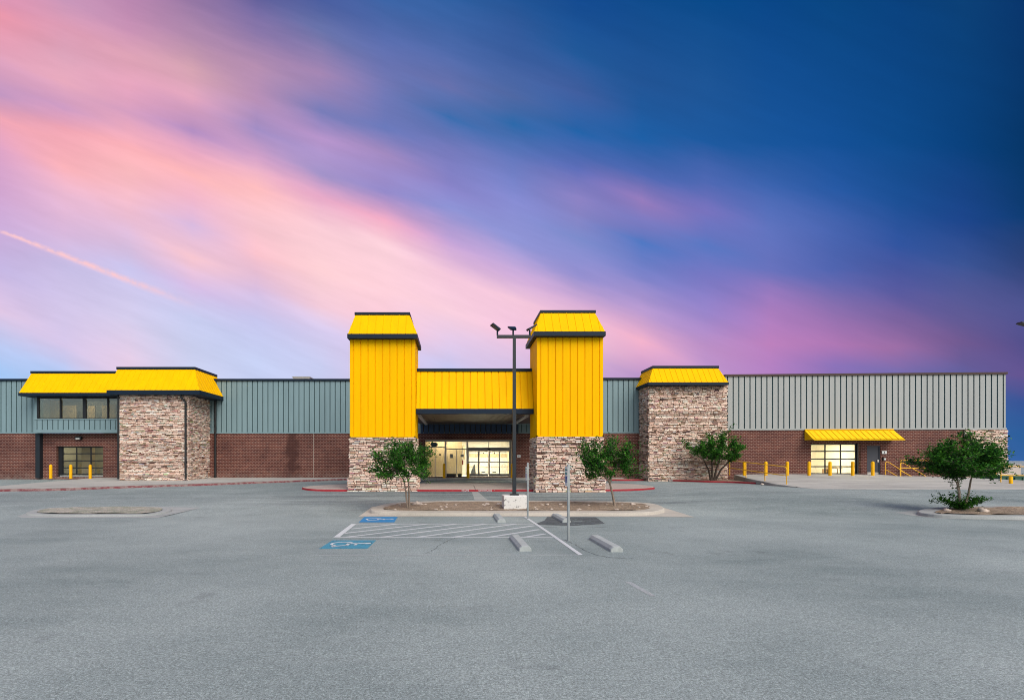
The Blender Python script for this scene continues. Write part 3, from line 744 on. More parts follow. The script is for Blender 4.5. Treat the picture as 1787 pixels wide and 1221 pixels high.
# end pier in stone
mb = MB(); stones(mb, FRt, FRt.len-2.95, FRt.len+.06, -.6, ZMR-.02, n0=.06)
fe = FR((XR1, YR1-.02), (XR1, YR1+6)); stones(mb, fe, 0, 6, -.6, ZMR-.02, n0=.05)
part(mb, 'stone_pier', M['stone'])
# closed back of the building: roof, end wall
mb = MB(); mb.face([(-60, YW+.1, ZT-.2), (8, YW+.1, ZT-.2), (14.8, 39.1, ZT-.2), (20.3, 38, ZT-.2), (40.2, 36.8, ZT-.2), (40.2, 85, ZT-.2), (-60, 85, ZT-.2)])
part(mb, 'roof', M['roof_grey'])
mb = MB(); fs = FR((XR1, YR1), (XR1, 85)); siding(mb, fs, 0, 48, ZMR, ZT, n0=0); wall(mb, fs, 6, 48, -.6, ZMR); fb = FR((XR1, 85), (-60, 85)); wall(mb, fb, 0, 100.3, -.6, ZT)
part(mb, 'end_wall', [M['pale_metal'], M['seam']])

# ---- rooms seen through the glass
def room(x0, x1, y0, y1, z0, z1, wm, fm, name='room'):
    mb = MB()
    mb.face([(x0, y1, z0), (x1, y1, z0), (x1, y1, z1), (x0, y1, z1)], 0)
    mb.face([(x0, y0, z0), (x0, y1, z0), (x0, y1, z1), (x0, y0, z1)], 0); mb.face([(x1, y1, z0), (x1, y0, z0), (x1, y0, z1), (x1, y1, z1)], 0)
    mb.face([(x0, y0, z1), (x0, y1, z1), (x1, y1, z1), (x1, y0, z1)], 0); mb.face([(x0, y0, z0), (x1, y0, z0), (x1, y1, z0), (x0, y1, z0)], 1)
    return part(mb, name, [wm, fm])
def ceiling_or_added_light(x0, x1, y0, y1, z, m, rm):
    mb = MB(); mb.box(x0, x1, y0, y1, z-.06, z-.01); mb2 = part(mb, 'ceiling_or_added_light', m, rm)

# entrance room
rm = room(-3.2, 5.6, YW+.45, YW+7.5, .80, 4.05, M['cream'], M['floor_in'], 'entrance_room')
for x in (1.6, 3.6):
    for y in (41.5, 44.2): ceiling_or_added_light(x-.5, x+.5, y-.5, y+.5, 4.05, M['lamp_white'], rm)
ceiling_or_added_light(-1.9, .3, 40.35, 40.6, 4.05, M['lamp_warm'], rm)
mb = MB(); mb.box(-3.1, .55, 41.2, 41.3, .8, 4.0); part(mb, 'partition', M['tan'], rm)
for k in range(4):
    mb = MB(); mb.box(1.3+.95*k, 2.15+.95*k, 46.6, 46.9, .8, 3.1, 0); mb.box(1.32+.95*k, 2.13+.95*k, 46.55, 46.59, 1.0+.5, 1.04+.5, 1); mb.box(1.32+.95*k, 2.13+.95*k, 46.55, 46.59, 2.4, 2.75, 1)
    part(mb, 'wall_panel', [M['cream'], M['tan']], rm)
for q in ((4.75, 4.95, 43.5, 45.6, .8, 3.2), (.62, .80, 42.0, 44.6, 2.2, 3.4)):
    mb = MB(); mb.box(*q); part(mb, 'display_frame', M['tan'], rm)
# entrance glazing: one aluminium frame, panes and sliding doors in it
fy = 0.28
def xE(px): return X(px, YW+fy)
def zE(py): return Z(py, YW+fy)
mb = MB()
Y0, Y1 = YW+fy-.06, YW+fy+.06
zt = 3.74; zb = .80
mb.box(EN[0], EN[1], Y0-.02, Y1, zE(770.6), zt-.003, 0)
for px, w in ((741.5, .05), (777.5, .08), (815.5, .07), (890.5, .09)): mb.box(xE(px)-w, xE(px)+w, Y0, Y1, zb, zE(770.6), 0)
for px in (759.5, 797): mb.box(xE(px)-.03, xE(px)+.03, Y0, Y1, zb, zE(780 if px < 770 else 783), 0)
mb.box(xE(741.5)+.05, xE(777.5)-.08, Y0, Y1, zE(780.4), zE(779), 1); mb.box(xE(777.5)+.08, xE(815.5)-.07, Y0, Y1, zE(784), zE(782.6), 1)
mb.box(xE(815.5)+.07, xE(890.5)-.09, Y0-.12, Y1, zE(786.6), zE(780.6), 2)
mb.box(xE(853)-.025, xE(853)+.025, Y0, Y1, zE(780.6), zE(770.6), 2)
mb.box(xE(850.5), xE(855.5), Y0-.2, Y0-.12, zE(784.2), zE(782.3), 3)
for a, b in ((777.5, 797), (797, 807)): mb.box(xE(a)+.09, xE(b)-.06, Y0, Y1, zb, zE(826.2), 3)
ent = part(mb, 'entrance_frame', [M['alu'], M['alu_dark'], M['alu_dark'], M['black']])
for a, b, c, d in ((741.5, 777.5, 830, 770.6), (777.5, 815.5, 830, 770.6), (815.5, 890.5, 780.6, 770.6)):
    mb = MB(); mb.box(xE(a)+.05, xE(b)-.05, YW+fy-.006, YW+fy+.006, max(.82, zE(c)), zE(d)); part(mb, 'glass_pane', M['glass'], ent)
def sliding(a, b, y):
    mb = MB(); xa, xb = xE(a)+.008, xE(b)-.008; za, zz = .83, zE(786.6)-.01; w = .055
    mb.box(xa, xa+w, y-.02, y+.02, za, zz, 0); mb.box(xb-w, xb, y-.02, y+.02, za, zz, 0)
    mb.box(xa+w, xb-w, y-.02, y+.02, za, za+.2, 0); mb.box(xa+w, xb-w, y-.02, y+.02, zz-.07, zz, 0); mb.box(xa+w, xb-w, y-.018, y+.018, zE(807), zE(805.4), 0)
    mb.box(xa+w, xb-w, y-.004, y+.004, za+.2, zz-.07, 1)
    return part(mb, 'sliding_door', [M['alu_dark'], M['glass']], ent)
for a, b, y in ((816.5, 835, .02), (834, 852.6, -.04), (853.4, 872, -.04), (871, 889.5, .02)): sliding(a, b, YW+fy+y)
mb = MB(); c = at(757.5, 775.3, YW+fy-.1)
mb.face([c+Vector((.30*math.cos(k*.2618), 0, .185*math.sin(k*.2618))) for k in range(24)]); mb.face([c+Vector((.30*math.cos(k*.2618), .012, .185*math.sin(k*.2618))) for k in range(23, -1, -1)])
part(mb, 'oval_sign', paint('dark teal sign', (.012, .05, .07), .4), ent)
for (px, py, w, h, m) in ((788, 795.5, .24, .32, 'alu_dark'), (806.5, 795, .26, .2, 'alu_dark'), (807.5, 806.5, .1, .38, 'red'), (767.8, 793, .12, .14, 'black'), (843.5, 823.4, .3, .06, 'black'), (862.5, 823.6, .3, .06, 'black'), (843.5, 790.5, .08, .1, 'black'), (862.5, 790.5, .1, .13, 'black')):
    yy = YW+fy-.09; c = at(px, py, yy); mb = MB(); mb.box(c.x-w/2, c.x+w/2, yy, yy+.008, c.z-h/2, c.z+h/2); part(mb, 'door_notice', M[m], ent)

# ---- sectional glass doors
def dock_door(fr, o, cols, rows, n, w=.09):
    u0, u1, z0, z1 = o; mb = MB()
    z0 = z0+.02
    for k in range(cols+1):
        u = u0+(u1-u0)*k/cols; u = min(max(u, u0+w/2), u1-w/2); fbox(mb, fr, u-w/2, u+w/2, n-.04, n, z0, z1)
    for k in range(rows+1):
        z = z0+(z1-z0)*k/rows; z = min(max(z, z0+w/2), z1-w/2)
        for c in range(cols):
            a = u0+(u1-u0)*c/cols; b = u0+(u1-u0)*(c+1)/cols
            fbox(mb, fr, a+(w if c == 0 else w/2), b-(w if c == cols-1 else w/2), n-.04, n-.003, z-w/2, z+w/2)
    d = part(mb, 'dock_door', M['black'])
    mb = MB(); fbox(mb, fr, u0+.01, u1-.01, n-.025, n-.015, z0+.01, z1-.01); part(mb, 'door_glass', M['glass'], d)
    return d
g = (uL(DL[0])+.28, uL(DL[1])-.02, .92, DL[3]-.02)
dock_door(FL, g, 3, 4, -.26)
mb = MB(); fbox(mb, FL, uL(DL[0])+.02, g[0], -.29, -.2, .8, DL[3]); part(mb, 'door_jamb', M['black'])
mb = MB(); fbox(mb, FL, g[0], uL(DL[1]), -.3, -.02, .80, .915); part(mb, 'door_sill', M['galv'])
rm = room(DL[0]-1, DL[1]+1, YW+.35, YW+5, .85, 3.5, M['dark_int'], M['floor_in'], 'dock_room')
ceiling_or_added_light(DL[0]+1.9, DL[0]+2.3, 42.6, 43.0, 3.5, M['lamp_dim'], rm)
ceiling_or_added_light(DL[0]+.0, DL[0]+.5, 41.6, 42.3, 3.5, M['lamp_dim'], rm)
for q in ((DL[0]+.75, DL[0]+1.55, 41.2, 41.6, .85, 3.45), (DL[0]+2.0, DL[0]+3.0, 43.4, 43.6, .85, 2.4)):
    mb = MB(); mb.box(*q); part(mb, 'pillar', M['tan'], rm)
# right dock door
g = (DR[0]+.01, DR[1]-.19, DR[2]+.02, DR[3]-.01)
dock_door(FRt, g, 3, 4, -.2)
mb = MB(); fbox(mb, FRt, g[1], g[1]+.11, -.26, -.12, DR[2], DR[3]); part(mb, 'door_jamb', M['black'])
xa, xb = FRt(g[0], 0, 0).x-1, FRt(g[1], 0, 0).x+1.2
rm = room(xa, xb, 37.75, 43, DR[2], 3.62, M['cream'], M['floor_in'], 'dock_room')
for x in (xa+1.6, xb-1.8): ceiling_or_added_light(x-.5, x+.5, 39.2, 40.8, 3.62, M['lamp_warm'], rm)
for q in ((xa+2.1, xa+2.25, 42.6, 42.9, 1.0, 3.6), (xa+1.2, xb-1, 42.92, 42.97, 2.3, 2.36)):
    mb = MB(); mb.box(*q); part(mb, 'wall_trim', M['tan'], rm)
# steel door with handle
mb = MB(); fbox(mb, FRt, MD[0]+.004, MD[0]+.05, -.2, -.05, MD[2], MD[3]); fbox(mb, FRt, MD[1]-.05, MD[1]-.004, -.2, -.05, MD[2], MD[3]); fbox(mb, FRt, MD[0]+.05, MD[1]-.05, -.2, -.05, MD[3]-.06, MD[3]-.004)
fbox(mb, FRt, MD[0]+.05, MD[1]-.05, -.17, -.11, MD[2]+.03, MD[3]-.06)
sd_ = part(mb, 'steel_door', M['steel_door'])
mb = MB(); fbox(mb, FRt, MD[1]-.19, MD[1]-.09, -.11, -.05, MD[2]+.95, MD[2]+1.13); part(mb, 'door_handle', M['chrome'], sd_); mb = MB(); fbox(mb, FRt, MD[0]+.05, MD[1]-.05, -.11, -.098, MD[2]+.03, MD[2]+.2); part(mb, 'kick_plate', M['chrome'], sd_)

# ---- awning over the right doors
mb = MB(); u0, u1 = uR(1403.5), uR(1552); dpt = 1.08; zt, zb = Z(750, 37), Z(766.8, 36)
A = [FRt(u0, .05, zb), FRt(u0, dpt, zb), FRt(u1, dpt, zb), FRt(u1, .05, zb)]; T0, T1 = FRt(u0, .05, zt), FRt(u1, .05, zt)
nrm = (FRt(0, 1, 0)-FRt(0, 0, 0))*(zt-zb)+Vector((0, 0, dpt)); ribbed(mb, [A[1], A[2], T1, T0], nrm, .41, 0, .04, .035)
mb.face([A[0], A[1], T0], 0); mb.face([A[2], A[3], T1], 0); mb.face([A[0]+Vector((0,0,.04)), A[3]+Vector((0,0,.04)), A[2]+Vector((0,0,.04)), A[1]+Vector((0,0,.04))], 1)
fbox(mb, FRt, u0, u1, .045, .12, zt, zt+.06, 0); fbox(mb, FRt, u0, u1, dpt-.02, dpt+.02, zb-.04, zb, 0)
part(mb, 'awning', [M['yellow_flat'], M['black']])

# ---- mansard roofs
def mansard(parent, name, bx0, bx1, by, tx0, tx1, ty, yb, z0, z1, fh, pitch=.41, cap=.16, hipL=True, hipR=True, ybL=None, label=None, capm='navy'):
    # front bottom edge (bx0..bx1, by) at z0+fh, front top edge (tx0..tx1, ty) at z1, running back to yb
    mb = MB(); zb = z0+fh
    ribbed(mb, [(bx0, by, zb), (bx1, by, zb), (tx1, ty, z1), (tx0, ty, z1)], (0, -(z1-zb), ty-by), pitch)
    ribbed(mb, [(bx1, by, zb), (bx1, yb, zb), (tx1, yb, z1), (tx1, ty, z1)], (z1-zb, 0, bx1-tx1), pitch)
    ribbed(mb, [(bx0, yb, zb), (bx0, by, zb), (tx0, ty, z1), (tx0, yb, z1)], (-(z1-zb), 0, tx0-bx0), pitch)
    mb.face([(tx0, ty, z1), (tx1, ty, z1), (tx1, yb, z1), (tx0, yb, z1)])
    mb.face([(bx1, yb, zb), (bx0, yb, zb), (tx0, yb, z1), (tx1, yb, z1)])
    o = part(mb, name, M['yellow'], parent, label)
    p2 = o if parent is None else parent
    mb = MB(); e = .03
    mb.hexa([(bx0-e, by-e, z0), (bx1+e, by-e, z0), (bx1+e, yb, z0), (bx0-e, yb, z0), (bx0-e, by-e, zb-.004), (bx1+e, by-e, zb-.004), (bx1+e, yb, zb-.004), (bx0-e, yb, zb-.004)])
    part(mb, 'fascia', M[capm], p2)
    mb = MB(); mb.box(tx0-.05, tx1+.05, ty-.06, yb, z1-.02, z1+cap); part(mb, 'roof_cap', M[capm], p2)
    return o
# left bay: mansard over the window band
yb_, yt_ = 38.1, 39.25
mansard(None, 'mansard_roof', X(33, yb_), -24.2, yb_, X(55, yt_), -24.2, yt_, 40.2, Z(690.5, yb_), Z(651, yt_), .24, label='long low yellow mansard above the upstairs windows')
YBAY = 38.9; FB = FR((X(60, YBAY), YBAY), (-24.3, YBAY)); zB0, zB1 = 4.24, 5.34; zW1 = Z(690.5, yb_)
mb = MB(); siding(mb, FB, 0, FB.len, zB0+.26, zB1-.08); fbox(mb, FB, -.02, FB.len, -.6, .05, zB0, zB0+.26); fbox(mb, FB, -.02, FB.len, -.6, .03, zB1-.08, zB1)
fl_ = FR((X(60, YBAY), YW), (X(60, YBAY), YBAY)); wall(mb, fl_, 0, .6, zB0, zW1)
fbox(mb, FB, 0, uu_ if False else .22, -.6, .0, zB1, zW1)
mb.face([FB(0, -.6, zB0+.01), FB(FB.len, -.6, zB0+.01), FB(FB.len, .02, zB0+.01), FB(0, .02, zB0+.01)], 1)
bay = part(mb, 'window_bay', [M['teal'], M['seam']])
mb = MB(); xB = lambda px: X(px, YBAY)-FB.o.x
zwt = Z(694.5, YBAY)
fbox(mb, FB, .22, FB.len, -.12, .02, zwt, zW1); fbox(mb, FB, .22, FB.len, -.12, -.0, zB1, zB1+.06)
for px, w in ((66, .07), (105.5, .06), (147, .12), (188, .05)): fbox(mb, FB, xB(px)-w, xB(px)+w, -.12, .01, zB1+.06, zwt)
win = part(mb, 'window_frame', M['black'], bay)
for a, b in ((66, 105.5), (105.5, 147), (147, 188), (188, 209)):
    mb = MB(); fbox(mb, FB, xB(a)+.03, min(FB.len, xB(b)-.03), -.07, -.06, zB1+.03, zwt); part(mb, 'window_pane', M['glass_tint'], bay)
rm = room(X(62, YBAY), -24.35, YBAY+.16, YBAY+2.6, zB1-.1, zW1+.01, M['blind_grey'], M['floor_in'], 'upstairs_room')
for a, b, t in ((85, 104, 1.0), (109, 133, .75), (153, 166, .72), (178, 190, .75), (190, 202, .8)):
    mb = MB(); mb.box(X(a, 40.3), X(b, 40.3), 40.3, 40.4, zB1, zB1+(zwt-zB1)*t); part(mb, 'window_blind', M['tan_dim'], rm)
ceiling_or_added_light(X(120, 40), X(170, 40), 39.07, 39.19, zW1+.01, M['lamp_dim'], rm)  # unseen lamp added to brighten the blinds, kept out of sight by the lintel
# drain post under the bay, wall lamp above the dock door
mb = MB(); fbox(mb, FL, uL(X(62, 39.2)), uL(X(69.5, 39.2)), .01, .32, .7, ZM-.01); part(mb, 'downspout', M['pole'])
mb = MB(); c = at(136.5, 764, YW-.15); mb.box(c.x-.24, c.x+.24, YW-.2, YW-.002, c.z-.12, c.z+.14, 0); mb.box(c.x-.16, c.x+.14, YW-.215, YW-.2, c.z-.1, c.z, 1)
part(mb, 'wall_lamp', [M['black'], M['tube_light']])
# left stone block
yF = 36.3
bl0, bl1 = X(209, yF), X(328, yF)
mb = MB(); ff = FR((bl0, yF), (bl1, yF)); stones(mb, ff, 0, ff.len, .3, Z(687, yF)); fr_ = FR((bl1, yF-.03), (bl1, YW)); stones(mb, fr_, 0, fr_.len, .3, Z(687, yF)); ffl = FR((bl0, YW), (bl0, yF)); stones(mb, ffl, 0, ffl.len, .3, Z(687, yF))
blk = part(mb, 'stone_block', M['stone'], label='tall left stone block beside the upstairs windows')
b0, t0 = 35.8, 36.9
mansard(blk, 'block_roof', X(187, b0), X(347.5, b0), b0, X(205, t0), X(340, t0), t0, 40.3, Z(688, b0), Z(644, t0), .31)
mb = MB()
def pipe(pts, r, parent):
    mb = MB(); mb.tube(pts, r, 8); part(mb, 'downspout', M['black'], parent)
zz0 = Z(688, b0)
pipe([(bl1-.35, b0+.15, zz0+.03), (bl1-.3, b0+.15, zz0-.2), (bl1-.1, yF-.13, zz0-.5), (bl1-.1, yF-.13, .75)], .075, blk)
pipe([(bl0-.03, yF-.12, zz0), (bl0-.03, yF-.12, .75)], .06, blk)
pipe([(X(377, YW), YW-.12, Z(692, YW)), (X(377, YW), YW-.12, .75)], .085, None)
# right stone block
yF = 37.1; br0, br1 = X(1132.6, yF), X(1268.5, yF); zt_ = Z(672, yF)+.05
mb = MB(); ff = FR((br0, yF), (br1, yF)); stones(mb, ff, 0, ff.len, .3, zt_); f2 = FR((br0, 39.2), (br0, yF-.03)); stones(mb, f2, 0, f2.len, .3, zt_); f3 = FR((br1, yF-.03), (br1, 37.6)); stones(mb, f3, 0, f3.len, .3, zt_)
blk2 = part(mb, 'stone_block', M['stone'], label='right stone block beside the multi stemmed tree')
b0, t0 = 36.5, 37.3
mansard(blk2, 'block_roof', X(1132, b0), X(1271, b0), b0, X(1139.5, t0), X(1253, t0), t0, 39.6, Z(671.5, b0), Z(642, t0), .2)

# ---- entrance towers and canopy
def tower(x0, x1, y0, y1, zs, z0, fas, rt, zr, label):
    mb = MB(); zy = zs
    ft = FR((x0, y0), (x1, y0)); fl = FR((x0, y1), (x0, y0)); fr2 = FR((x1, y0), (x1, y1)); fbk = FR((x1, y1), (x0, y1))
    for f_ in (ft, fl, fr2, fbk):
        siding(mb, f_, 0, f_.len, zy, z0-.12, pitch=.42, gw=.06, gd=.05); fbox(mb, f_, 0, f_.len, -.03, .015, z0-.12, z0+.02); fbox(mb, f_, -.03, f_.len+.03, -.05, .03, zy-.05, zy, 0)
    t = part(mb, 'entrance_tower', [M['yellow'], M['yellow']], label=label)
    mb = MB()
    for f_ in (ft, fl, fr2, fbk):
        e = .02; stones(mb, f_, -.02, f_.len+.02, 1.12, zs-.05, n0=-.01); stones(mb, f_, -.1, f_.len+.1, .1, 1.13, n0=.08)
    part(mb, 'stone_base', M['stone'], t)
    fx0, fx1, fy0, fz = fas; tx0, tx1, ty = rt
    mansard(t, 'tower_roof', fx0, fx1, fy0, tx0, tx1, ty, y1+.35, fz, zr, .25, pitch=.44, cap=.13)
    return t
yl, yr = 28.85, 28.45
tower(X(610.5, yl), X(724, yl), yl, yl+2.5, Z(761, yl), Z(588, yl), (X(607, 28.5), X(727.5, 28.5), 28.5, Z(590, 28.5)), (X(620.5, 29.3), X(714, 29.3), 29.3), Z(549, 29.3), 'left yellow entrance tower on a stone base')
tower(X(937, yr), X(1052.5, yr), yr, yr+2.6, Z(760, yr), Z(585, yr), (X(937, 28.1)-.15, X(1056, 28.1), 28.1, Z(586, 28.1)), (X(944, 28.9), X(1038, 28.9), 28.9), Z(545.5, 28.9), 'right yellow entrance tower on a stone base, behind the light pole')
cx0, cx1 = X(724, yl)+.02, X(937, yr)-.02; yc0, yc1 = 29.6, 30.3
mb = MB(); FC = FR((cx0, yc0), (cx1, yc0)); zc0, zc1 = Z(713, yc0), Z(648, yc1)
siding(mb, FC, 0, FC.len, zc0, zc1, pitch=.43, gw=.06, gd=.05, lean=yc1-yc0)
mb.face([(cx0, yc1, zc1), (cx1, yc1, zc1), (cx1, YW, zc1), (cx0, YW, zc1)])
can = part(mb, 'entrance_canopy', [M['yellow'], M['yellow']])
mb = MB(); mb.box(cx0, cx1, yc0-.05, yc0+.2, Z(722, yc0), zc0-.003); part(mb, 'fascia', M['navy'], can)
mb = MB(); mb.box(cx0, cx1, yc1-.06, yc1+.2, zc1, Z(643, yc1)); part(mb, 'roof_cap', M['navy'], can)
zce = Z(722, yc0)+.12
mb = MB(); fc_ = FR((cx0-.5, YW), (cx0-.5, yc0+.2))
n = int((cx1-cx0+1)/.4)
xx = cx0-.5
mb.face([(cx0-.5, yc0+.2, zce), (cx0-.5, YW-.003, zce), (cx1+2.5, YW-.003, zce), (cx1+2.5, yc0+.2, zce)])
k = cx0
while k < cx1: mb.box(k-.02, k+.02, yc0+.21, YW-.01, zce-.03, zce-.001); k += .43
part(mb, 'soffit', M['soffit'], can)
mb = MB(); siding(mb, FL, uL(cx0)-.4, uL(cx1)+.35, ZM-.02, zce-.04, pitch=.41, gw=.08, n0=.07); part(mb, 'header_band', [M['navy_panel'], M['black']], can)
for x in (-2.4+.15, 4.45):
    mb = MB(); mb.box(x-.09, x+.09, 31.0, 38.2, zce-.16, zce-.035); part(mb, 'tube_light', M['tube_light'], can)

# rooftop unit
u = MB(); u.box(X(514, 45), X(543, 45), 44.5, 46, ZT-.2, Z(659.6, 45)); u.box(X(514, 45)-.05, X(543, 45)+.05, 44.45, 46.05, Z(659.6, 45), Z(659.6, 45)+.06)
tag(u.build('rooftop_unit', M['alu'], None, (X(528, 45), 45.2, ZT-.2)), 'low grey rooftop unit just showing above the left parapet', 'rooftop unit')

# ------------------------------------------------------------------ bollards
mb = MB(); mb.lathe([(.105, 0), (.105, .97), (.098, 1.02), (.075, 1.06), (.04, 1.083), (.01, 1.09)], n=18)
bol = mb.build('bollard', M['bollard'])
spots = []
for px, lb in ((88.5, 'yellow bollard before the brick left of the left glass dock door'), (123.5, 'yellow bollard before the left third of the left glass dock door'), (157.5, 'yellow bollard before the right third of the left glass dock door')):
    y = 38.3; x = X(px, y); spots.append((x, y, ground(x, y)+KH-.01, 1.0, lb))
for px, lb in ((775, 'yellow bollard before the entrance glazing, next to the left tree'), (817, 'yellow bollard at the left jamb of the sliding entrance doors'), (893.5, 'yellow bollard half hidden behind the light pole at the entrance')):
    y = 38.6; spots.append((X(px, y), y, .725, 1.05, lb))
for px, lb in ((1299, 'yellow bollard behind the slanting handrail, nearest the right stone block'), (1336.5, 'yellow bollard behind the middle of the slanting handrail'), (1374, 'yellow bollard just right of the slanting handrail end'), (1412, 'yellow bollard before the left edge of the lit dock door'),
               (1448.5, 'yellow bollard before the middle of the lit dock door'), (1488, 'yellow bollard before the right third of the lit dock door'), (1523, 'yellow bollard in front of the grey steel door')):
    y = 36.0; spots.append((X(px, y), y, apron(0, y)-.01, .95, lb))
for i, (x, y, z, s, lb) in enumerate(spots):
    o = bol if i == 0 else bol.copy()
    if i: COL.objects.link(o)
    o.location = (x, y, z); o.scale = (1, 1, s); o.rotation_euler = (0, 0, i*1.3); tag(o, lb, 'bollard', 'yellow bollards along the storefront')

# ------------------------------------------------------------------ light pole
pb = G(898.5, 887, KH+.02); PY = pb.y+.5
root = empty('light_pole', (X(898, PY), PY, pb.z-.1)); tag(root, 'tall dark light pole with three floodlights on a white concrete base', 'light pole')
cx = X(898.5, PY); zb = Z(863.5, PY)
mb = MB(); w = X(919.5, PY)-cx
zl0 = pb.z-.15; q = .025
mb.grid([[(cx+a*(w-e), PY+b*(w-e), z) for a, b in ((-1, -1), (1, -1), (1, 1), (-1, 1))] for e, z in ((0, zl0), (0, zb-q), (q, zb))], 0, True, smooth=False)
mb.face([(cx+a*(w-q), PY+b*(w-q), zb) for a, b in ((-1, -1), (1, -1), (1, 1), (-1, 1))])
M['pole_base_'] = M['pole_base']
def chipped():
    m, t, b = new_mat('chipped whitewash'); p = pos(t); n = t.noise(p, 9, 6, .75)
    c = t.mix(t.rng(n, .57, .63), (.66, .65, .62), (.10, .10, .10)); t.l.new(c, b.inputs['Base Color']); b.inputs['Roughness'].default_value = .85; return m
mb.build('concrete_base', chipped(), root)
mb = MB(); px_c = X(897.5, PY); zt = Z(589, PY); h0, h1 = .075, .06
mb.box(px_c-.17, px_c+.17, PY-.17, PY+.17, zb, zb+.05)
mb.hexa([(px_c-h0, PY-h0, zb+.05), (px_c+h0, PY-h0, zb+.05), (px_c+h0, PY+h0, zb+.05), (px_c-h0, PY+h0, zb+.05), (px_c-h1, PY-h1, zt), (px_c+h1, PY-h1, zt), (px_c+h1, PY+h1, zt), (px_c-h1, PY+h1, zt)])
mb.build('pole', M['pole'], root)
mb = MB(); mb.box(X(867, PY), X(926, PY), PY-.055, PY+.055, zt-.02+.003, zt+.10); arm = mb.build('crossarm', M['pole'], root)
def flood(px, ang, tilt):
    x = X(px, PY); z0 = zt+.10; mb = MB()
    mb.tube([(x, PY, z0-.0), (x, PY, z0+.2)], .035, 8)
    m = Matrix.Translation((x, PY, z0+.22)) @ Matrix.Rotation(ang, 4, 'Z') @ Matrix.Rotation(tilt, 4, 'X')
    P = [(-.12,-.08,0),(.12,-.08,0),(.17,.33,0),(-.17,.33,0),(-.11,-.08,.09),(.11,-.08,.09),(.16,.33,.05),(-.16,.33,.05)]
    mb.hexa([m @ Vector(p) for p in P], 0)
    mb.hexa([m @ Vector((p[0]*.85, p[1]*.85, -.004 if p[2] == 0 else 0)) for p in P], 1)
    o = mb.build('floodlight', [M['navy'], M['steel_door']], root)
flood(868, R(105), R(36)); flood(895.5, R(8), R(30)); flood(924.5, R(-72), R(34))
# lamp at the right frame edge
px_, yy = 1787, 22.0
r2 = empty('street_lamp', (X(1830, yy), yy, ground(X(1830, yy), yy))); tag(r2, 'dark street lamp whose head just enters the right edge of the picture', 'street lamp')
gz = ground(X(1830, yy), yy); zl = Z(566, yy)
mb = MB(); mb.tube([(X(1830, yy), yy, gz), (X(1830, yy), yy, zl)], [.09, .06], 10); mb.build('pole', M['pole'], r2)
mb = MB(); mb.tube([(X(1830, yy), yy, zl-.02), (X(1797, yy), yy, zl-.03)], .03, 8); x = X(1783, yy)
mb.hexa([(x-.12, yy-.14, zl+.04), (x+.42, yy-.14, zl-.10), (x+.42, yy+.14, zl-.10), (x-.12, yy+.14, zl+.04), (x-.10, yy-.10, zl+.10), (x+.42, yy-.10, zl+.02), (x+.42, yy+.10, zl+.02), (x-.10, yy+.10, zl+.10)])
mb.build('lamp_head', M['pole'], r2)

# ------------------------------------------------------------------ sign posts
def sign_post(px, py, ptop, p0, p1, label, blue):
    b = G(px, py); r = empty('parking_sign', b); tag(r, label, 'parking sign', 'accessible parking signs on grey posts')
    mb = MB(); zt = Z(ptop, b.y); mb.tube([b, (b.x, b.y, zt-.02), (b.x, b.y, zt)], [.035, .035, .018], 10); mb.build('post', M['galv'], r)
    z1, z0 = Z(p0, b.y), Z(p1, b.y); xf = b.x-.055
    mb = MB(); mb.box(xf-.004, xf, b.y-.17, b.y+.17, z0, z1); pl = mb.build('sign_plate', M['sign_white'], r)
    for z in (z0+.06, z1-.06):
        mb = MB(); mb.box(xf, b.x+.075, b.y-.02, b.y+.02, z-.015, z+.015); mb.build('bracket', M['galv'], r)
    h = z1-z0; zc = z0+h*.34
    mb = MB(); mb.box(xf-.006, xf-.004, b.y-.11, b.y+.11, zc-h*.16, zc+h*.16); mb.build('blue_panel', M['sign_blue'], pl)
    mb = MB()
    o = b; me = []
    def st(pts, w):
        P = [Vector(p) for p in pts]
        for q, s_ in zip(P, P[1:]):
            t = (s_-q).normalized(); n = Vector((-t.y, t.x))*w/2
            mb.face([(xf-.0075, b.y-c.x, zc+c.y) for c in (q-n, s_-n, s_+n, q+n)])
    st([(-.02, .07), (-.01, 0)], .022); st([(-.02, 0), (.045, 0), (.06, -.06)], .018); st([(-.01+.05*math.cos(R(a)), -.025+.05*math.sin(R(a))) for a in range(120, 350, 20)], .014)
    mb.build('wheelchair_figure', M['sign_white'], pl)
    for k, s in enumerate(('RESERVED', 'PARKING')):
        text_mesh(s, .062, M['sign_green'], 'sign_lettering', pl, (xf-.006, b.y, z1-.09-.1*k), (R(90), 0, R(-90)), ORIG[r.name])
    return r
sign_post(921, 905, 806.5, 813.5, 838, 'grey parking sign post standing at the kerb right of the light pole base', False)
sign_post(992, 943, 809.5, 813.5, 848, 'nearer grey parking sign post with blue wheelchair plate, right of the stall line', True)

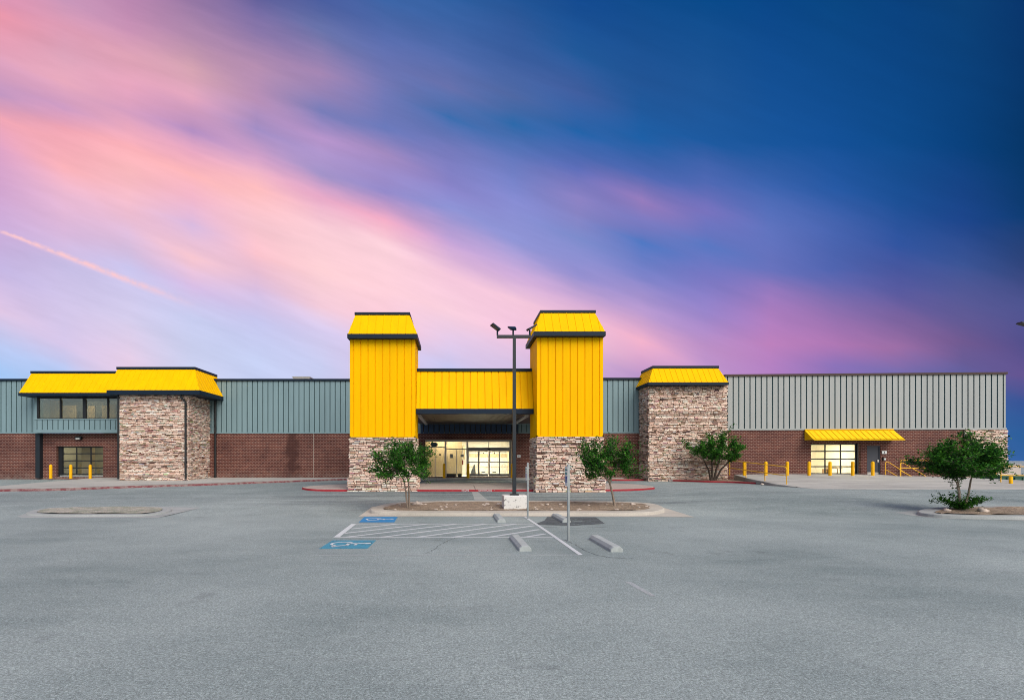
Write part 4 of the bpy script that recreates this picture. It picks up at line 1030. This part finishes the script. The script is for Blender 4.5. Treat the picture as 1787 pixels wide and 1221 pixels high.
# ------------------------------------------------------------------ wheel stops
prof = [(-.15, 0), (.15, 0), (.145, .06), (.085, .125), (-.085, .125), (-.145, .06)]
mb = MB(); L = .92
rows = [[(x*k, y, z*(1 if k == 1 else .93)) for x, z in prof] for y, k in ((-L, .9), (-L+.03, 1), (-.3, 1), (.3, 1), (L-.03, 1), (L, .9))]
mb.grid(rows, 0, True, smooth=False); mb.face(rows[0]); mb.face(list(reversed(rows[-1])))
ws = mb.build('wheel_stop', M['stop'])
for i, (x, y, a, lb) in enumerate([(1.60, 12.45, 0, 'nearer concrete wheel stop left of the long white stall line'), (3.70, 12.35, 0, 'nearer concrete wheel stop right of the long white stall line'),
        (1.55, 17.75, 0, 'far concrete wheel stop below the white pole base'), (3.74, 17.75, 0, 'far concrete wheel stop on the dark asphalt patch by the planting island')]):
    o = ws if i == 0 else ws.copy()
    if i: COL.objects.link(o)
    o.location = (x, y, ground(x, y)); o.rotation_euler = (0, 0, a+R(random.uniform(-1, 1))); tag(o, lb, 'wheel stop', 'concrete wheel stops of the accessible stalls')

# ------------------------------------------------------------------ handrails
def rail(root_loc, label, posts, rails, cat='handrail', r=.026):
    t = empty('handrail', root_loc); tag(t, label, cat)
    for p in posts:
        mb = MB(); mb.tube(p, r*1.05, 8); mb.build('post', M['rail'], t)
    for p in rails:
        mb = MB(); mb.tube(p, r, 8); mb.build('rail', M['rail'], t)
pts = [(1270.5, 36.4), (1298.7, 34.3), (1331.5, 32.0), (1369.3, 29.9)]
PB = [Vector((X(px, y)+.12, y, apron(0, y))) for px, y in pts]; hh = 1.06
tops = [p+Vector((0, 0, hh)) for p in PB]
rail(PB[0], 'yellow handrail slanting down the left edge of the concrete apron', [[PB[0], tops[0]], [PB[1], tops[1]], [PB[2], tops[2]], [PB[3], tops[3]-Vector((0, 0, .16))]],
     [[tops[0], tops[1], tops[2], tops[3]+Vector((-.03, .14, 0)), tops[3]+Vector((-.01, .05, -.05)), tops[3]-Vector((0, 0, .16))], [p+Vector((0, 0, .52)) for p in PB]])
def stair_rail(px0, y, label, dx=2.3, dz=1.35):
    b = Vector((X(px0, y), y, apron(0, y)-.02)); h = .98
    e = b+Vector((dx, 0, -dz))
    rail(b, label, [[b, b+Vector((0, 0, h-.14))], [e+Vector((0, 0, -.3)), e+Vector((0, 0, h-.12))]],
         [[b+Vector((0, 0, h-.14)), b+Vector((.04, 0, h-.04)), b+Vector((.13, 0, h)), b+Vector((.25, 0, h-.04)), e+Vector((-.06, 0, h+.02)), e+Vector((0, 0, h-.12))], [b+Vector((0, 0, .42)), e+Vector((0, 0, .45))]])
stair_rail(1545, 36.7, 'yellow stair handrail against the brick, right of the grey steel door')
stair_rail(1571, 35.55, 'yellow stair handrail beside the apron, left of the right tree', 1.9, 1.0)
y = 36.75; b0 = Vector((X(1572, y), y, apron(0, y)-.4)); b1 = Vector((39.4, 36.35, b0.z))
rail(b0, 'long level yellow guard rail along the brick wall behind the right tree', [[b0, (b0.x, b0.y, Z(803, y))], [(b0+b1)/2, ((b0.x+b1.x)/2, (b0.y+b1.y)/2, Z(803, y))], [b1, (b1.x, b1.y, Z(803, y))]],
     [[(b0.x, b0.y, Z(803, y)), (b1.x, b1.y, Z(803.5, y))], [(b0.x, b0.y, Z(816.5, y)), (b1.x, b1.y, Z(817, y))]])
y = 31.2; b0 = Vector((X(1746.5, y), y, apron(0, y)-.06)); b1 = Vector((47, 28.9, apron(0, 28.9)-.06)); h = Z(813.5, y)-b0.z
rail(b0, 'yellow guard rail at the right edge of the apron before the green dumpster', [[b0, b0+Vector((0, 0, h))], [(b0+b1)/2, (b0+b1)/2+Vector((0, 0, h))], [b1, b1+Vector((0, 0, h))]],
     [[b0+Vector((0, 0, h)), b1+Vector((0, 0, h))], [b0+Vector((0, 0, h*.47)), b1+Vector((0, 0, h*.47))]])
mb = MB(); y = 30.4; p = Vector((X(1764, y), y, apron(0, y)-.02)); hb = Z(830.5, y)-p.z; mb.lathe([(.09, 0), (.09, hb-.03), (.06, hb)], p, 14)
tag(mb.build('guard_post', M['bollard'], None, p), 'short thick yellow post at the far right before the green dumpster', 'post')

# dumpster and container at the far right
y = 34.5; x0, x1 = X(1746, y), X(1746, y)+3.4; zt = Z(829.5, y); zg = ground(x0+2, y)
r = empty('dumpster', (x0+1.7, y+.8, zg)); tag(r, 'dark green steel dumpster in the sunken yard at the right edge', 'dumpster')
mb = MB(); mb.hexa([(x0+.15, y, zg), (x1-.15, y, zg), (x1-.15, y+1.6, zg), (x0+.15, y+1.6, zg), (x0, y-.1, zt-.1), (x1, y-.1, zt-.1), (x1, y+1.7, zt-.1), (x0, y+1.7, zt-.1)])
for k in range(6): xx = x0+.35+k*.54; mb.box(xx-.04, xx+.04, y-.16, y-.06, zg+.15, zt-.12)
bod = mb.build('body', M['green_bin'], r)
mb = MB(); mb.box(x0-.05, x1+.05, y-.15, y+1.75, zt-.1, zt); mb.build('lid', M['green_bin'], r)
y = 44; x0, x1 = X(1755, y), X(1781.5, y); zt = Z(809.5, y); zg = .2
mb = MB(); mb.box(x0, x1, y, y+2.4, zg, zt-.08, 0); mb.box(x0-.04, x1+.04, y-.04, y+2.44, zt-.08, zt, 0); mb.box(x0+.2, x1-.2, y-.02, y-.002, zg+.1, zt-.2, 0)
tag(mb.build('storage_container', M['beige_box'], None, (x0, y, zg)), 'pale beige storage container beyond the right end of the store', 'container')

# small wall signs by the doors
def plaque(c, w, h, label, fr):
    mb = MB(); mb.box(c.x-w/2, c.x+w/2, c.y-.012, c.y, c.z-h/2, c.z+h/2); o = mb.build('wall_sign', M['sign_white'], None, c); tag(o, label, 'sign')
    mb = MB(); mb.tube([(c.x, c.y-.014, c.z+h*.2), (c.x, c.y-.013, c.z+h*.2)], h*.14, 10); mb.face([(c.x-h*.18, c.y-.014, c.z-h*.3), (c.x+h*.18, c.y-.014, c.z-h*.3), (c.x+h*.13, c.y-.014, c.z+h*.08), (c.x-h*.13, c.y-.014, c.z+h*.08)]); mb.build('pictogram', M['steel_door'], o)
q = FRt(uR(1538), .0, Z(789, 37)); plaque(q, .36, .22, 'small white sign on the brick right of the grey steel door', FRt)
q = at(905.5, 795.5, YW-.01); plaque(q, .27, .2, 'small white sign on the brick right of the entrance doors', FL)
q = FRt(uR(1536.8), .0, Z(800.5, 37)); mb = MB(); mb.box(q.x-.1, q.x+.1, q.y-.06, q.y, q.z-.12, q.z+.12, 0); mb.box(q.x, q.x+.1, q.y-.075, q.y-.06, q.z-.08, q.z+.06, 1)
tag(mb.build('door_intercom', [M['black'], M['sign_white']], None, q), 'small black and white intercom on the brick below the white sign', 'intercom')
# things inside the lit rooms
mb = MB(); c = FRt(g[1]-1.0, -1.4, DR[2]); mb.box(c.x-.55, c.x-.15, c.y-.2, c.y+.2, c.z, c.z+.42); o = mb.build('cardboard_box', M['card'], None, c); tag(o, 'small brown cardboard box on the floor behind the lit dock door', 'box')
mb = MB()
for dx_ in (0, .75):
    for dy_ in (0, .35): mb.box(c.x+dx_, c.x+dx_+.05, c.y+dy_, c.y+dy_+.05, c.z, c.z+.45)
mb.box(c.x-.05, c.x+.85, c.y-.05, c.y+.45, c.z+.45, c.z+.5); tag(mb.build('bench', M['card'], None, c), 'low brown bench inside the lit dock door at lower right', 'bench')
c = at(825, 826, 41.0); c.z = .8; mb = MB()
mb.hexa([(c.x-.26, 41, .8), (c.x+.26, 41, .8), (c.x+.26, 41.04, .8), (c.x-.26, 41.04, .8), (c.x+.1, 41.2, 1.75), (c.x+.2, 41.2, 1.75), (c.x+.2, 41.24, 1.75), (c.x+.1, 41.24, 1.75)])
mb.hexa([(c.x-.26, 41.46, .8), (c.x+.26, 41.46, .8), (c.x+.26, 41.5, .8), (c.x-.26, 41.5, .8), (c.x+.1, 41.25, 1.75), (c.x+.2, 41.25, 1.75), (c.x+.2, 41.29, 1.75), (c.x+.1, 41.29, 1.75)])
tag(mb.build('floor_sign', M['alu_dark'], None, c), 'grey folding floor stand inside the entrance, left sliding door', 'floor sign')

# ------------------------------------------------------------------ rocks
def rock(p, s, label, group=None):
    mb = MB(); rows = []; sd_ = random.random()*9
    for i in range(6):
        th = math.pi*(i+.01)/5.02; row = []
        for j in range(9):
            ph = 2*math.pi*j/9; k = s*(.8+.35*math.sin(3.1*th+ph*2+sd_)*math.cos(ph+sd_*2))
            row.append((p.x+k*1.25*math.sin(th)*math.cos(ph), p.y+k*math.sin(th)*math.sin(ph), p.z+s*.25+k*.62*math.cos(th)))
        rows.append(row)
    mb.grid(rows, 0, True); o = mb.build('rock', M['rock'], None, p); tag(o, label, 'rock', group)
lb = 'small pale rock lying along the dirt of the central planting island'
for px, py, s in ((724, 880.5, .13), (729, 880, .17), (735, 881, .1), (742, 880.5, .07), (850, 881, .12), (846, 882, .06), (870, 880.5, .1), (760, 889, .06), (936, 889, .07), (978, 880.4, .08), (1011, 889.5, .08), (1104, 880.6, .12), (1128, 884, .07), (690, 889.5, .06), (1075, 889.5, .06), (955, 881, .09)):
    rock(G(px, py, KH), s, lb, 'pale rocks in the central planting island')
for k in range(34):
    px = random.uniform(690, 1140); py = random.choice((880.6, 880.9, 881.5, 889, 890, 885))+random.uniform(-.4, .4)
    rock(G(px, py, KH), random.uniform(.03, .075), lb, 'pale rocks in the central planting island')
rock(G(1652, 891.5, .12), .13, 'flat pink rock at the foot of the right tree', None); rock(G(1716, 893, .12), .19, 'large pink rock in the bed right of the right tree', None)
rock(G(1330, 845.2, .12), .1, 'pale rubble stone at the end of the red kerb', None)

# ------------------------------------------------------------------ trees
LEAFC = [(.022, .095, .015), (.034, .145, .018), (.052, .20, .020), (.09, .27, .028), (.012, .055, .013)]
def tree(name, label, base, stems, crown, ntw, nleaf, lsize=.085, seed=1, suckers=0, rtr=.045, lobes=None, bark='bark', nl=15):
    """stems: polylines relative to base; crown: (centre xyz, radii xyz) relative to base"""
    rnd = random.Random(seed)
    r = empty(name, base); tag(r, label, 'tree', 'small crape myrtle trees before the store')
    mb = MB(); lf = MB(); forks = []
    for st in stems:
        P = [base+Vector(p) for p in st]; n = len(P)
        mb.tube(P, [rtr*(1-.55*i/(n-1)) for i in range(n)], 7); forks.append(P[-1])
    (cc, cr) = crown; cc = base+Vector(cc)
    limbs = []
    for q in range(nl):        # limbs fan out evenly, each a little off
        hz = 1-1.78*(q+.5)/nl+rnd.uniform(-.05, .05); hz = max(-.8, min(1, hz)); az = q*2.39996+rnd.uniform(-.3, .3); hr = math.sqrt(1-hz*hz)
        d = Vector((hr*math.cos(az), hr*math.sin(az), hz))
        rad = rnd.uniform(.80, 1.14)*(lobes(d) if lobes else 1)
        tip = cc+Vector((d.x*cr[0], d.y*cr[1], d.z*cr[2]))*rad
        f = min(forks, key=lambda q: (q-tip).length); ml = f.lerp(tip, .5)+Vector((0, 0, -.07))
        limbs.append((f, d, ml, tip)); mb.tube([f, ml, tip], [.02, .013, .004], 5, cap=False)
    for i in range(ntw):
        lf_, d, ml, lt = limbs[i % nl]; lt_ = .3+.75*rnd.random()**.8
        f = lf_*(1-lt_)**2+ml*2*lt_*(1-lt_)+lt*lt_*lt_ if lt_ < 1 else lt
        sc = (cr[0]+cr[2])/2
        tip = f+Vector((rnd.gauss(0, 1)*cr[0], rnd.gauss(0, 1)*cr[1], rnd.gauss(.35, .8)*cr[2]))*.17*(1.25-.5*min(1, lt_))+(lt-lf_).normalized()*sc*.12
        if rnd.random() < .16: tip = f+(tip-f)*1.9
        mid = f.lerp(tip, .5)+Vector((rnd.uniform(-.03, .03), rnd.uniform(-.03, .03), -.02))
        L = (tip-f).length
        if i % 2 == 0: mb.tube([f, mid, tip], [.008, .006, .003], 4, cap=False)
        m = max(6, int(nleaf*(.5+.9*L)))
        tone = rnd.choice((0, 1, 1, 2, 2, 3, 4))
        for k in range(m):
            t = rnd.uniform(.05, 1.04); p = f*(1-t)**2+mid*2*t*(1-t)+tip*t*t
            p = p+Vector((rnd.gauss(0, 1), rnd.gauss(0, 1), rnd.gauss(0, .8)))*(.05+.03*(1-t))
            s = lsize*rnd.uniform(.6, 1.25)
            ax = Vector((rnd.gauss(0, 1), rnd.gauss(0, 1), rnd.gauss(.2, .7))).normalized(); sd_ = ax.cross(Vector((rnd.gauss(0, .6), rnd.gauss(0, .6), 1))).normalized()
            up = sd_.cross(ax)*.12*s
            c = LEAFC[min(4, max(0, tone if rnd.random() < .6 else rnd.randrange(5)))]; q = rnd.uniform(.6, 1.25); c = tuple(v*q for v in c)
            a0 = p; a1 = p+ax*s*.45+sd_*s*.3+up; a2 = p+ax*s; a3 = p+ax*s*.45-sd_*s*.3+up
            lf.face([a0, a1, a2, a3], 0, c)
    for i in range(suckers):
        a = rnd.uniform(0, 6.28); ln = rnd.uniform(.3, 1.1); el = rnd.uniform(.15, 1.35)
        if i < suckers*.3: a = rnd.choice((0, math.pi))+rnd.uniform(-.3, .3); ln = rnd.uniform(.8, 1.15); el = rnd.uniform(.42, .55)
        e = base+Vector((math.cos(a)*math.cos(el), math.sin(a)*math.cos(el), math.sin(el)))*ln
        b0 = base+Vector((0, 0, .05))
        for k in range(int(60*ln)):
            t = rnd.uniform(.1, 1); p = b0.lerp(e, t)+Vector((rnd.gauss(0, .03), rnd.gauss(0, .03), rnd.gauss(0, .035)+.12*t*(1-t)))
            s = lsize*rnd.uniform(.6, 1.1); ax = Vector((rnd.gauss(0, 1), rnd.gauss(0, 1), rnd.gauss(.3, .6))).normalized(); sd_ = ax.cross(Vector((.1, .2, 1))).normalized()
            c = LEAFC[rnd.randrange(5)]; lf.face([p, p+ax*s*.45+sd_*s*.3, p+ax*s, p+ax*s*.45-sd_*s*.3], 0, c)
    mb.build('trunk', M[bark], r); lf.build('crown', M['leaf'], r)
    return r
b = G(711, 886, KH); s = F/b.y
V = lambda px, py, dy=0: (((px-711)/s), dy, (886-py)/s)
tree('tree', 'slender two stemmed green tree before the left tower, left end of the central island', b,
     [[V(711, 886), V(708.5, 860), V(705, 838), V(695, 822)], [V(714, 886, .1), V(713, 858, .1), V(712.5, 838, .1), V(720, 822, .15)], [V(712.5, 838, .1), V(708, 825, -.1), V(705, 812, -.2)]],
     (V(706, 806), (46/s, .95, 38/s)), 560, 20, .10, 3, nl=24, lobes=lambda d: 1.0+.24*math.sin(d.x*5+d.z*4))
b = G(1073, 883, KH); s = F/b.y
V = lambda px, py, dy=0: (((px-1073)/s), dy, (883-py)/s)
tree('tree', 'green tree with one leaning trunk before the right tower, right end of the central island', b,
     [[V(1073, 883), V(1069, 862), V(1063.5, 840), V(1056, 826)], [V(1063.5, 840), V(1045, 822, -.1), V(1030, 810, -.1)], [V(1064, 842), V(1070, 826, .1), V(1080, 812, .1)]],
     (V(1057, 803), (50/s, 1.05, 35/s)), 560, 20, .10, 5, nl=24, rtr=.055, lobes=lambda d: .97+.24*math.sin(d.x*4.2-d.z*3+1.5))
b = G(1244, 838.5, .1); s = F/b.y
V = lambda px, py, dy=0: (((px-1244)/s), dy, (838-py)/s)
tree('tree', 'dark green multi stemmed tree against the right stone block behind the red kerb', b,
     [[V(1241, 838), V(1237, 820), V(1229, 804)], [V(1243, 838), V(1243, 815), V(1242, 800)], [V(1246, 838), V(1250, 818), V(1256, 800)], [V(1248, 838), V(1258, 819), V(1272, 804)]],
     (V(1253, 781), (43/s, 1.5, 27/s)), 480, 20, .13, 8, nl=22, rtr=.085, bark='bark_dark', lobes=lambda d: .95+.25*math.sin(d.x*6+d.z*5))
b = G(1677, 890, .12); s = F/b.y
V = lambda px, py, dy=0: (((px-1677)/s), dy, (890-py)/s)
tree('tree', 'broad bushy green tree with leafy shoots at its foot on the right island', b,
     [[V(1676, 890), V(1674, 862), V(1670, 842), V(1655, 825)], [V(1678, 890, .1), V(1679, 858, .1), V(1676, 838, .1)], [V(1681, 890), V(1690, 862), V(1694, 838), V(1700, 820)]],
     (V(1680, 805), (51/s, 1.2, 41/s)), 1000, 26, .10, 11, nl=40, suckers=70, lobes=lambda d: .88+.22*math.sin(d.x*7+d.z*6))
